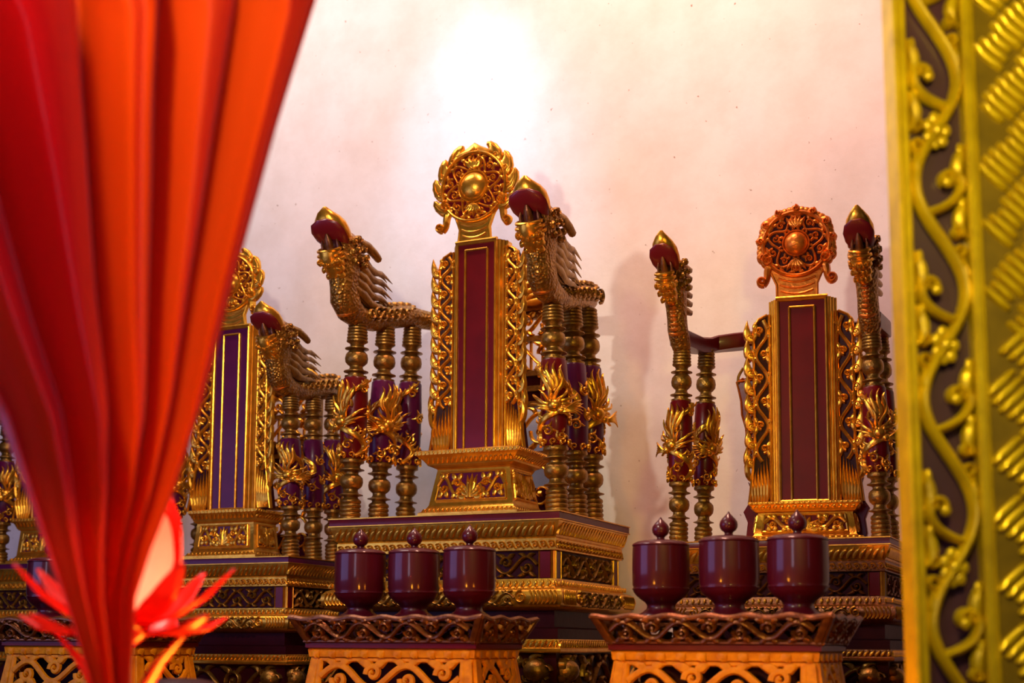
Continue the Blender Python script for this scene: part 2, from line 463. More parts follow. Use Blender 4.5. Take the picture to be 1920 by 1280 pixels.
# ------------------------------------------------------------------ throne parts
COL_H = 0.486
def column_meshes():
    H = COL_H
    def rings(z0, z1, r0, r1, n):
        out = []
        for i in range(n):
            a = z0 + (z1-z0)*i/n; b = z0 + (z1-z0)*(i+1)/n
            r = r0 + (r1-r0)*(i+0.5)/n; d = (b-a)
            out += [(r-0.0028, a), (r, a+d*0.25), (r, a+d*0.7), (r-0.0028, b-1e-4)]
        return out
    f = lambda t: H*(1-t)
    g = []
    g += rings(0.0, f(0.894), 0.0265, 0.0255, 5)
    g += [(0.019, f(0.89)), (0.017, f(0.882)), (0.020, f(0.877)), (0.0295, f(0.873)), (0.0295, f(0.870)), (0.020, f(0.864)),
          (0.0165, f(0.855)), (0.0165, f(0.843)), (0.021, f(0.837)), (0.0265, f(0.825)), (0.0285, f(0.805)), (0.0270, f(0.785)),
          (0.021, f(0.773)), (0.0165, f(0.767)), (0.0165, f(0.757)), (0.022, f(0.752)), (0.0305, f(0.747)), (0.0305, f(0.743)),
          (0.022, f(0.738)), (0.019, f(0.728)), (0.021, f(0.716)), (0.0285, f(0.710)), (0.0295, f(0.702)), (0.0285, f(0.694))]
    g += [(0.027, f(0.69)), (0.027, f(0.277))]
    g += [(0.0275, f(0.274)), (0.0275, f(0.268)), (0.019, f(0.263)), (0.019, f(0.256)), (0.022, f(0.252)), (0.0305, f(0.248)), (0.0305, f(0.244)),
          (0.021, f(0.238)), (0.0165, f(0.228)), (0.0165, f(0.217)), (0.021, f(0.211)), (0.0270, f(0.198)), (0.0285, f(0.178)),
          (0.0265, f(0.156)), (0.021, f(0.143)), (0.0165, f(0.138)), (0.020, f(0.134)), (0.0295, f(0.130)), (0.0295, f(0.126)),
          (0.019, f(0.119)), (0.0165, f(0.110)), (0.019, f(0.100))]
    g += rings(f(0.096), H, 0.0265, 0.0235, 6)
    m = MB(); m.lathe(g, 20)
    col = m.mesh('turned_column', AGED, 50)
    z0, z1 = f(0.69), f(0.277); h = z1 - z0
    m = MB(); m.lathe([(0.0275, z0), (0.0305, z0+0.004), (0.0325, z0+h*0.3), (0.0325, z0+h*0.7), (0.0300, z1-0.004), (0.027, z1)], 20)
    shaft_r = m.mesh('shaft', RED); 
    shaft_p = m.mesh('shaft', PURPLE)
    R = 0.0322
    def cyl(u, v, w=0.0):
        a = u/R - pi/2
        return Vector(((R+w)*cos(a), (R+w)*sin(a), z0 + v))
    m = MB(); rnd = random.Random(3)
    # dragon body winding around the shaft
    body = [(0.055*sin(t*7.2+0.6), h*(0.02+0.95*t)) for t in [i/40 for i in range(41)]]
    m.ribbon(body, lambda t: 0.005+0.0045*sin(pi*t), 0.008, cyl)
    for i in range(2, 39, 2):      # fins along the back
        p = body[i]
        m.ribbon([(p[0], p[1], 0.004), (p[0]+0.008, p[1]+0.006, 0.009), (p[0]+0.011, p[1]+0.014, 0.010)], taper(0.0035), 0.003, cyl)
    # flame crest near the top
    for k in range(4):
        u = -0.02+0.013*k
        m.ribbon(bez((u*0.4, h*0.60, 0), (u-0.018, h*0.70, 0.005), (u+0.016, h*0.82, 0.006), (u, h*(0.97-0.04*abs(k-1.5)), 0.005), 10), leafw(0.0052), 0.007, cyl)
    m.ribbon(spiral(0.004, h*0.66, 0.016, 0.003, -0.5, 1.5, 24), 0.0042, 0.008, cyl, 0.002)
    # head with radiating whiskers, standing well proud of the shaft
    hc = (-0.004, h*0.44)
    m.ell(cyl(hc[0], hc[1], 0.006), (0.017, 0.013, 0.015))
    m.ell(cyl(hc[0]-0.012, hc[1]-0.012, 0.010), (0.011, 0.010, 0.009))
    for k in range(2): m.ell(cyl(hc[0]-0.008+0.014*k, hc[1]+0.009, 0.014), (0.0045, 0.0045, 0.0045), 8, 6)
    for k in range(11):
        a = radians(-35 + 25*k) + 0.2
        ln = 0.034 + 0.010*(k % 3)
        p3 = (hc[0] + ln*cos(a)*1.05, hc[1] + ln*sin(a) + 0.010, 0.016+0.006*(k % 2))
        m.ribbon(bez((hc[0]+0.008*cos(a), hc[1]+0.008*sin(a), 0.004), (hc[0]+ln*0.5*cos(a-0.4), hc[1]+ln*0.5*sin(a-0.4), 0.012),
                     (hc[0]+ln*0.75*cos(a+0.25), hc[1]+ln*0.75*sin(a+0.25), 0.016), p3, 9), taper(0.0048), 0.005, cyl)
    # beard sweeping out to the side
    for k in range(6):
        a = radians(150 + 14*k)
        m.ribbon(bez((hc[0]-0.01, hc[1]-0.012, 0.010), (hc[0]-0.018, hc[1]-0.02, 0.022), (hc[0]-0.024, hc[1]+0.012*sin(a), 0.026), (hc[0]+0.044*cos(a), hc[1]-0.004+0.034*sin(a), 0.034), 9), taper(0.0042), 0.004, cyl)
    # claws, stars and cloud scrolls below
    for (u, v, r, s) in ((0.012, 0.16, 0.013, 1), (-0.018, 0.10, 0.011, -1), (0.045, 0.30, 0.012, -1), (-0.05, 0.28, 0.013, 1), (0.075, 0.55, 0.013, 1), (-0.075, 0.68, 0.013, -1), (0.05, 0.85, 0.012, 1), (0.09, 0.12, 0.012, 1), (-0.085, 0.4, 0.012, -1)):
        m.ribbon(spiral(u, h*v, r, 0.002, 0.4, s*1.4, 18), 0.0034, 0.006, cyl, 0.002)
        for q in range(3):
            a = 0.6 + q*1.2
            m.ribbon([(u+r*0.9*cos(a), h*v+r*0.9*sin(a)), (u+r*1.3*cos(a+0.2), h*v+r*1.3*sin(a+0.2)), (u+r*1.9*cos(a+0.2), h*v+r*1.9*sin(a+0.2))], taper(0.0035), 0.005, cyl)
    for k in range(9):             # wave ring at the foot of the shaft
        m.ribbon(spiral(R*2*pi*(k+0.5)/9 - pi*R, 0.008, 0.008, 0.002, -1.2, 1.1, 12), 0.0026, 0.005, cyl, 0.0014)
    rel = m.mesh('dragon_relief', GOLD, 50)
    # mirror image for the other side of the throne
    m2 = MB(); m2.v = [(-x, y, z) for x, y, z in m.v]; m2.f = [tuple(reversed(f_)) for f_ in m.f]
    rel2 = m2.mesh('dragon_relief', GOLD, 50)
    return col, shaft_r, shaft_p, rel, rel2
COLM, SHAFT_R, SHAFT_P, REL_A, REL_B = column_meshes()

def dragon_head(parent, x, y, z, short=False):
    """dragon head and neck rearing up over the front column (faces -y)"""
    KZ = .78 if not short else .93
    def T(f, zz, lat=0.0): return Vector((x + lat, y - (f if f < .06 or short else .06 + (f-.06)*.72), z + (zz if zz < .03 else .03 + (zz-.03)*KZ)))
    m = MB()
    neck = [(-0.07,.022,.024,.025), (-.03,.020,.026,.027), (.01,.020,.029,.030), (.042,.028,.032,.037), (.062,.052,.033,.046), (.062,.085,.031,.050),
            (.066,.118,.033,.052), (.076,.150,.037,.054), (.082,.182,.039,.050), (.078,.205,.036,.040)]
    if short: neck = [(-.01,.0,.026,.026), (.01,.022,.028,.028), (.025,.045,.028,.030), (.030,.075,.027,.032), (.036,.108,.028,.036), (.045,.140,.031,.042),
                      (.052,.172,.031,.042), (.056,.200,.029,.036)]
    m.tube([T(f, zz) for f, zz, a, b in neck], [(a, b) for f, zz, a, b in neck], 16)
    sk = 0.84 if short else 1.0
    m.ell(T(.078*sk, .208), (.041*sk, .062*sk, .046*sk), 16, 10)
    # upper jaw and brow
    up = [(.085,.215,.036,.034), (.115,.230,.032,.027), (.14,.246,.028,.018), (.158,.258,.022,.012)]
    m.tube([T(f*sk, zz) for f, zz, a, b in up], [(a*sk, b*sk) for f, zz, a, b in up], 14)
    # cheek curls, brows, ears on both sides
    for sg in (-1, 1):
        sp = lambda u, v, w=0.0: T(u, v, sg*(.033*sk + w))
        for (f, zz, r) in ((.095,.225,.014), (.065,.24,.013), (.045,.215,.014), (.075,.205,.015), (.06,.18,.014), (.10,.19,.012), (.085,.165,.012), (.04,.165,.012), (.03,.19,.011)):
            m.ribbon(spiral(f*sk, zz, r*sk, r*0.15, 1.0+f*30, 1.4, 16), 0.0042*sk, 0.011, sp, 0.003*sk)
            m.ell(T(f*sk, zz, sg*0.040*sk), (0.006, 0.005, 0.005), 8, 6)
        m.ell(T(.112*sk, .222, sg*.030*sk), (.010*sk, .012*sk, .010*sk), 10, 7)
    head = obj('dragon_head', m, SCALE, parent, 50)
    # beak-like upturned nose
    m = MB()
    nose = [(.100,.232,.034,.026), (.132,.246,.041,.027), (.160,.262,.042,.026), (.184,.278,.034,.021), (.196,.294,.020,.014), (.196,.310,.005,.005)]
    m.tube([T(f*sk, zz if not short else zz-.008) for f, zz, a, b in nose], [(a*sk, b*sk) for f, zz, a, b in nose], 14)
    for sg in (-1, 1):
        m.ell(T(.178*sk, .258, sg*.017*sk), (.010*sk, .010*sk, .008*sk), 8, 6)
    obj('nose', m, GOLD, head, 50)
    # open red mouth: the hollow under the upper jaw
    m = MB()
    mo = [(.120,.212,.034,.012), (.150,.224,.044,.010), (.178,.240,.046,.009), (.202,.256,.037,.007), (.212,.266,.016,.004)]
    m.tube([T(f*sk, zz if not short else zz-.008) for f, zz, a, b in mo], [(a*sk, b*sk) for f, zz, a, b in mo], 16)
    obj('mouth', m, MOUTH, head, 50)
    m = MB(); m.ell(T(.130*sk, .200), (.028*sk, .030*sk, .024), 12, 8)
    obj('mouth_shade', m, MAROON, head, 50)  # dark solid put in as the shade of the open mouth
    # lower jaw with ringed lips and tongue
    m = MB()
    jaw = [(.095,.124,.022,.028), (.120,.138,.026,.030), (.142,.156,.029,.029), (.158,.172,.029,.027), (.166,.186,.026,.022)]
    m.tube([T(f*sk, zz) for f, zz, a, b in jaw], [(a*sk, b*sk) for f, zz, a, b in jaw], 14)
    for (f, zz, r) in ((.148,.160,.034), (.157,.172,.032), (.166,.184,.029)):
        ring = []
        for k in range(17):
            t = 2*pi*k/16
            ring.append(T(f*sk + r*0.85*sk*sin(t)*0.85, zz - r*0.85*sk*sin(t)*0.5, r*sk*cos(t)))
        m.tube(ring, [0.0045]*17, 6, Vector((0, -0.5, 0.85)))
    for k in range(5):     # curls under the lip
        pl = plane(T(.165*sk, .150), (1, 0, 0), (0, 0.3, 0.95), (0, -0.95, 0.3))
        m.ribbon(spiral((-0.024+0.012*k)*sk, -0.008*(1-abs(k-2)/2) - .004, 0.007, 0.0015, pi/2, 1.2*(1 if k < 2 else -1), 12), 0.003, 0.006, pl, 0.002)
    for row, (f, zz, hw_) in enumerate(((.166, .146, .024), (.150, .128, .021), (.132, .112, .016))):
        for k in range(4-row//2):
            lat = hw_*(2*k/(3-row//2)-1)*sk
            pl = plane(T((f - .30*abs(lat))*sk, zz, lat), (1, .5*(1 if lat > 0 else -1)*(abs(lat) > .012), 0), (0, .45, .9), (0, -.9, .45))
            m.ribbon(spiral(0, 0, .0085, .0015, pi/2, 1.3*(1 if lat < 0 else -1), 12), .0032, .008, pl, .0022)
    obj('lower_jaw', m, GOLD, head, 50)
    m = MB()
    tg = [(.150,.178,.013,.010), (.166,.198,.012,.008), (.178,.216,.009,.006), (.184,.230,.003,.003)]
    m.tube([T(f*sk, zz) for f, zz, a, b in tg], [(a*sk, b*sk) for f, zz, a, b in tg], 10)
    for sg in (-1, 1):
        for f, zz in ((.155,.190), (.135,.180)):
            m.tube([T(f*sk, zz, sg*.022*sk), T((f+.008)*sk, zz+.014, sg*.022*sk), T((f+.012)*sk, zz+.026, sg*.020*sk)], [.005*sk, .004*sk, .001], 6)
    obj('tongue', m, BROWN, head, 50)
    # belly plates down the front of the neck
    m = MB()
    fb = neck[3:8] if not short else neck[2:7]
    for i in range(len(fb)-1):
        for q in range(3):
            t = q/3
            f0 = fb[i][0]+(fb[i+1][0]-fb[i][0])*t + (fb[i][3]+(fb[i+1][3]-fb[i][3])*t)*0.93
            zz = fb[i][1]+(fb[i+1][1]-fb[i][1])*t
            if i == 0: zz -= 0.012*(1-t)
            a = fb[i][2]*0.72
            arc = [T(f0 - 0.018*(abs(s)**2), zz - 0.010*(1-s*s), a*s) for s in [j/4-1 for j in range(9)]]
            m.tube(arc, [(0.005, 0.0035)]*9, 6, Vector((0, -0.3, 0.95)))
    obj('belly_plates', m, COPPER, head, 50)
    # horns and mane
    m = MB()
    if not short:
        for sg in (-1, 1):
            m.tube([T(.045,.235,sg*.026), T(.015,.232,sg*.032), T(-.012,.218,sg*.036), T(-.032,.208,sg*.036), T(-.038,.220,sg*.034)], [.013,.012,.011,.010,.004], 8)
            for r in range(5):
                z0 = .186 - .027*r
                for q in range(2):
                    l = -.134 + .016*q + (0.035 if r == 4 else 0); la = .026 - .010*q
                    pts = [T(.060, z0+.012, sg*.026), T(.020, z0-.004, sg*(la+.004)), T(-.015, z0-.016, sg*la), T(-.045, z0-.018, sg*la), T(-.070, z0-.011, sg*la*.9), T(-.095, z0-.014, sg*la*.8), T(l, z0-.024, sg*la*.7)]
                    m.tube(pts, [(.005,.008), (.006,.013), (.0055,.0105), (.005,.0072), (.004,.0062), (.003,.0045), (.0008,.0008)], 8)
        for r in range(7):
            z0 = .225 - .024*r
            m.tube([T(.045, z0), T(.010, z0-.002), T(-.012, z0+.002), T(-.028, z0-.003)], [(.010,.012), (.009,.014), (.006,.009), (.001,.001)], 8)
    else:
        for r in range(6):
            zz = .235 - .026*r
            for sg in (-1, 0, 1):
                m.tube([T(.035, zz, sg*.016), T(.008, zz-.004, sg*.022), T(-.014, zz-.004, sg*.026), T(-.030, zz+.006, sg*.026)], [(.008,.012), (.008,.011), (.006,.008), (.001,.001)], 8)
    obj('mane', m, AGED, head, 50)
    return head

def make_throne(name, label, loc, s, ped_h, style, shaft, backz):
    """throne with pedestal; local origin = middle of the front column line, at the pedestal's top"""
    t = thing(name, label, 'throne', loc, -YAW, 'carved ancestor thrones in a row along the wall', s)
    hw, y0, y1 = 0.300, -0.050, 0.405
    # ---- pedestal
    m = MB(); m.rect(hw, y0, y1, [(-.002, -.020), (0, -.018), (0, -.003), (-.002, 0)])
    slab = obj('top_slab', m, shaft, t)
    m = MB()
    for z in (-.001, -.019): m.rect(hw, y0, y1, [(.0005, z-.0016), (.0022, z-.0012), (.0022, z+.0012), (.0005, z+.0016)])
    obj('gilt_edge', m, GOLD, slab)
    m = MB(); m.rect(hw, y0, y1, [(-.016, -.058), (-.013, -.055), (-.008, -.040), (-.003, -.026), (-.002, -.021)])
    cor = obj('cornice', m, GOLD, t)
    m = MB()
    for sd in sides(hw, y0, y1, -.011):
        gadroons(m, sd[3], 0, .029, int(sd[3]/.0165), side_place(sd, -.052, 0.28), 0.75, 0.0052, 0.006)
    obj('carved_leaves', m, GOLD, cor, 50)
    m = MB(); m.rect(hw, y0, y1, [(-.022, -.088), (-.015, -.086), (-.014, -.060), (-.016, -.058)])
    fr = obj('frieze_band', m, GOLD if style != 'red' else BROWN, t)
    m = MB()
    for sd in sides(hw, y0, y1, -.0145):
        n = int(sd[3]/.02); pl = side_place(sd, -.086)
        for i in range(n):
            u = sd[3]*(i+.5)/n
            m.ribbon(spiral(u, .012, .0085, .002, pi*.8, -1.2, 16), .0022, .0045, pl, .0016)
            m.ribbon([(u+.004, .019), (u+.010, .008), (u+.014, .004)], .0018, .004, pl)
    obj('carved_waves', m, GOLD, fr, 50)
    m = MB(); m.rect(hw, y0, y1, [(-.026, -.150), (-.026, -.088)])
    wa = obj('waist', m, MAROON, t)
    m = MB(); gm = MB(); cm = MB()
    for sd in sides(hw, y0, y1, -.026):
        pl = side_place(sd, -.150)
        for u in (0, sd[3]):
            a, b = (u+.004, u+.030) if u == 0 else (u-.030, u-.004)
            m = MB(); m.prism([(a, .001), (b, .001), (b, .061), (a, .061)], 0, .006, pl, .001); obj('corner_panel', m, RED, wa)
            for e in (a-.002, b+.002):
                gm = MB(); gm.ribbon([(e, 0), (e, .062)], .0022, .008, pl); obj('gilt_fillet', gm, GOLD, wa)
        q = side_place((sd[0], sd[1], sd[2], sd[3]), -.119)
        rinceau(cm, sd[3]-.076, .026, max(2, int((sd[3]-.07)/.048)),
                (lambda q: (lambda u, v, w=0.0: q(v+.038, u, w)))(q), .0038, .010, 5)
    obj('carved_frieze', cm, AGED if style != 'red' else BROWN, wa, 50)
    # foot moulding with scrolled bulge
    m = MB(); m.rect(hw, y0, y1, [(-.012, -.222), (.000, -.216), (.010, -.205), (.013, -.193), (.011, -.182), (.003, -.173), (-.012, -.168), (-.016, -.160), (-.018, -.150)])
    ft = obj('foot_moulding', m, GOLD if style != 'red' else BROWN, t)
    m = MB(); cm = MB()
    for sd in sides(hw, y0, y1, .011):
        pl = side_place(sd, -.216); L = sd[3]
        for k in range(7):
            for u, d in ((.012+.010*k, 1), (L-.012-.010*k, -1)):
                m.ribbon(bez((u+d*.006, .008), (u-d*.003, .016), (u-d*.003, .028), (u+d*.006, .038), 8), .0024, .004, pl)
        for u, d in ((.098, -1), (L-.098, 1)):
            m.ribbon(spiral(u, .024, .015, .003, pi/2, d*1.4, 22), .003, .006, pl, .002)
        q = (lambda pl, L: (lambda u, v, w=0.0: pl(v+.115, u+.022, w)))(pl, L)
        rinceau(cm, L-.23, .016, max(2, int((L-.23)/.034)), q, .0032, .007, 9)
        pl2 = side_place(sd, -.168)
        gadroons(m, L, .002, .014, int(L/.016), plane(pl2(0, 0, -.024), pl2(1, 0)-pl2(0, 0), pl2(0, 1)-pl2(0, 0), pl2(0, 0, 1)-pl2(0, 0)), .3, .004, .004)
    obj('carved_scrolls', m, GOLD, ft, 50); obj('carved_vine', cm, AGED, ft, 50)
    # recessed plinth, lower band, carved skirt down to the dais
    m = MB(); m.rect(hw, y0, y1, [(-.006, -.285), (-.006, -.262), (-.02, -.258), (-.02, -.222)])
    obj('recessed_plinth', m, MAROON, t)
    m = MB(); m.rect(hw, y0, y1, [(.003, -.315), (.006, -.312), (.006, -.306), (-.002, -.300), (-.002, -.288), (-.004, -.285)])
    lb = obj('lower_band', m, GOLD if style != 'red' else BROWN, t)
    m = MB()
    for sd in sides(hw, y0, y1, -.001): gadroons(m, sd[3], .001, .017, int(sd[3]/.014), side_place(sd, -.304), .8, .004, .005)
    obj('carved_leaves', m, GOLD, lb, 50)
    m = MB(); m.rect(hw, y0, y1, [(.02, -ped_h), (.02, -ped_h+.03), (-.01, -ped_h+.05), (-.012, -.315)])
    sk = obj('skirt', m, MAROON, t)
    m = MB()
    for sd in sides(hw, y0, y1, -.012):
        pl = side_place(sd, -.375)
        q = (lambda pl: (lambda u, v, w=0.0: pl(v+.02, u, w)))(pl)
        rinceau(m, sd[3]-.04, .055, max(2, int(sd[3]/.10)), q, .0065, .012, 11)
        for u in (.045, sd[3]-.045):
            m.ell(pl(u, .02, .006), (.03, .03, .026), 12, 8)
            for k in range(5): m.ribbon(spiral(u+.022*cos(k*1.25), .02+.022*sin(k*1.25), .014, .003, k, 1.3, 14), .004, .016, pl, .003)
    obj('carved_skirt_ornament', m, AGED, sk, 50)
    # ---- columns: three to a side (two for the red throne), under the arms
    zt = COL_H if style != 'red' else .545
    if style == 'red': spots = [(.272, 0.0, 0.0), (.262, .20, .035)]
    else: spots = [(.2735, 0.0, 0.0), (.270, .128, .020), (.262, .252, .045)]
    for sg in (-1, 1):
        for i, (cx, cy, dz) in enumerate(spots):
            c = inst('column', COLM, t, (sg*cx, cy, 0), 0, (1, 1, (zt+dz)/COL_H)); c.rotation_euler = (0, -sg*.027, 0)
            inst('shaft', SHAFT_P if shaft is PURPLE or (i and style != 'red') else SHAFT_R, c)
            inst('dragon_relief', REL_A if sg < 0 else REL_B, c, (0, 0, 0), sg*radians((14, -62, 48)[i]))
    # ---- arm rail: a horseshoe open at the front
    if style != 'red':
        half = [(.2605, .03, .020), (.259, .08, .026), (.258, .13, .044), (.255, .18, .060), (.251, .23, .072), (.241, .275, .074), (.215, .312, .072), (.16, .33, .072), (.10, .335, .075), (0, .336, .08)]
        path = [(-a, b, c+zt) for a, b, c in half] + [(a, b, c+zt) for a, b, c in half[-2::-1]]
        rr = [(.024, .026), (.025, .027), (.026, .030), (.026, .032), (.026, .030), (.024, .026), (.022, .024), (.020, .022), (.020, .022), (.020, .022)]
        rr = rr + rr[-2::-1]
        m = MB(); N = len(path)
        P = [Vector(p) for p in path]; vs = []; fs = []; n = 14
        for i in range(N):
            T_ = (P[min(i+1, N-1)]-P[max(i-1, 0)]).normalized(); up = Vector((0, 0, 1)); X = T_.cross(up).normalized()
            for k in range(n):
                a = 2*pi*k/n; vs.append(P[i] + X*rr[i][0]*cos(a) + up*rr[i][1]*sin(a))
        for i in range(N-1):
            for k in range(n):
                k2 = (k+1) % n; fs.append((i*n+k, (i+1)*n+k, (i+1)*n+k2, i*n+k2))
        fs.append(tuple(range(n))); fs.append(tuple((N-1)*n+k for k in range(n-1, -1, -1)))
        m.add(vs, fs)
        arm = obj('arm_rail', m, SCALE, t, 60)
        for sg in (-1, 1):
            m = MB()
            for k in range(9):
                yy = .02+.03*k; zz = zt + .028 + .047*min(1, max(0, (yy-.03)/.19))
                for side in (-1, 1):
                    pl = plane((sg*.257 + side*.0225, yy, zz), (0, 1, 0), (0, 0, 1), (side, 0, 0))
                    m.ribbon(spiral(0, .002, .016, .003, .5+k, 1.4*(1 if k % 2 else -1), 16), .0036, .007, pl, .0025)
                    m.ribbon(bez((-.012, -.016), (0, -.022), (.012, -.01), (.02, .012), 7), leafw(.0035), .006, pl)
                pl = plane((sg*.257, yy, zz + .024), (0, 1, 0), (1, 0, 0), (0, 0, 1))
                m.ribbon(spiral(0, 0, .014, .003, k, 1.3, 14), .0036, .008, pl, .0025)
            obj('carved_clouds', m, AGED, arm, 50)
        for sg in (-1, 1): dragon_head(t, sg*.2605, 0.0, zt)
    else:
        half = [(.260, -.02, .022), (.260, .06, .028), (.259, .14, .034), (.252, .20, .044), (.235, .25, .058), (.18, .27, .064), (.10, .275, .066), (0, .276, .066)]
        path = [(-a, b, c+zt) for a, b, c in half] + [(a, b, c+zt) for a, b, c in half[-2::-1]]
        m = MB(); vs = []; fs = []; N = len(path); P = [Vector(p) for p in path]
        for i in range(N):
            T_ = (P[min(i+1, N-1)]-P[max(i-1, 0)]).normalized(); up = Vector((0, 0, 1)); X = T_.cross(up).normalized()
            for a, b in ((-.024, -.020), (.024, -.020), (.026, -.016), (.026, .020), (.020, .025), (-.020, .025), (-.026, .020), (-.026, -.016)):
                vs.append(P[i] + X*a + up*b)
        for i in range(N-1):
            for k in range(8):
                k2 = (k+1) % 8; fs.append((i*8+k, (i+1)*8+k, (i+1)*8+k2, i*8+k2))
        fs.append(tuple(range(8))); fs.append(tuple((N-1)*8+k for k in range(7, -1, -1)))
        m.add(vs, fs)
        obj('arm_rail', m, RED, t)
        for sg in (-1, 1): dragon_head(t, sg*.2580, -.012, zt, True)
    # ---- back
    if style != 'red':
        m = MB(); yb = .318
        for x in (-.150, .150): m.box(x-.012, x+.012, yb-.012, yb+.012, 0, .60)
        for z in (.02, .185, .315, .355, .395, .485, .565): m.box(-.162, .162, yb-.012, yb+.012, z-.007, z+.007)
        bk = obj('back_frame', m, AGED, t)
        for za, zb_ in ((.32, .39), (.02, .10)):
            m = MB(); m.box(-.14, .14, yb+.002, yb+.008, za, zb_); obj('back_board', m, PURPLE, bk)
        m = MB()
        for z, hh in ((.10, .075), (.25, .055), (.44, .036), (.525, .03)):
            q = plane((-.14, yb-.006, z), (0, 0, 1), (1, 0, 0), (0, -1, 0))
            rinceau(m, .28, hh, max(3, int(.16/hh)), q, .0048, .010, int(z*100))
        for k in range(9):
            m.box(-.132+.033*k-.003, -.132+.033*k+.003, yb-.004, yb+.004, .40, .48)
        pl = plane((0, yb-.012, .575), (1, 0, 0), (0, 0, 1), (0, -1, 0))
        palmette(m, .15, .115, pl, 5, .011, .014)
        for sg in (-1, 1):
            m.ribbon(bez((sg*.16, 0), (sg*.16, .06), (sg*.08, .08), (0, .13), 14), .008, .016, pl)
        obj('back_carving', m, GOLD, bk, 50)
    else:
        m = MB(); yb = .20
        right = [(u*1.02, v) for u, v in [(.11, .0), (.155, .0), (.165, .03), (.160, .07), (.172, .10), (.150, .135), (.146, .15), (.158, .185), (.146, .165), (.128, .21), (.120, .24), (.128, .262), (.140, .235), (.142, .205), (.150, .235), (.150, .265), (.163, .30), (.165, .34), (.176, .38), (.178, .42), (.185, .455), (.190, .475), (.17, .485), (.10, .49)]]
        out = right + [(-u, v) for u, v in right[::-1]]
        m.prism(out, -.012, .006, plane((.034, yb, 0), (1, 0, 0), (0, 0, 1), (0, -1, 0)), .002)
        bb = obj('back_board', m, RED, t)
        pl = plane((.034, yb-.006, 0), (1, 0, 0), (0, 0, 1), (0, -1, 0))
        for sg in (-1, 1):
            m = MB()
            m.ribbon([(sg*(u-.004), v) for u, v in right[15:-1]], .0028, .006, pl)
            m.ribbon([(sg*.10, .482), (sg*.185, .476)], .003, .008, pl)
            for (u, v, r) in ((.150, .42, .014), (.140, .37, .015), (.145, .32, .012), (.13, .28, .010)):
                m.ribbon(spiral(sg*u, v, r, .002, 1, sg*1.4, 16), .003, .006, pl, .002)
                m.ribbon(bez((sg*u, v+r), (sg*(u+.012), v+r*1.6), (sg*(u+.004), v+r*2.4), (sg*(u+.014), v+r*2.9), 8), leafw(.004), .006, pl)
            obj('back_carving', m, COPPER, bb, 50)
            m = MB()      # scrolled ears above the arm, behind the tablet
            m.ribbon(spiral(sg*.098, .592, .026, .024, -pi/2, sg*.9, 20), .007, .014, pl)
            m.ribbon(bez((sg*.095, .565), (sg*.13, .57), (sg*.15, .55), (sg*.17, .51), 12), leafw(.013), .014, pl)
            m.ribbon(bez((sg*.17, .515), (sg*.18, .50), (sg*.19, .49), (sg*.185, .47), 6), .004, .006, pl)
            obj('ear_scroll', m, AGED, bb, 50)
        m = MB()
        m.prism([(-.12, .48), (.12, .48), (.12, .575), (.08, .60), (-.08, .60), (-.12, .575)], -.012, .0, plane((.034, yb, 0), (1, 0, 0), (0, 0, 1), (0, -1, 0)), .002)
        obj('back_crest_board', m, MAROON, bb)
    return t

# ------------------------------------------------------------------ ancestor tablets
def ring_place(c, R, N0):
    """polar placing: u radial from R, v along the circle"""
    return lambda u, v, w=0.0: Vector((c[0] + (R+u)*cos(v/R), c[1] - w - N0, c[2] + (R+u)*sin(v/R)))

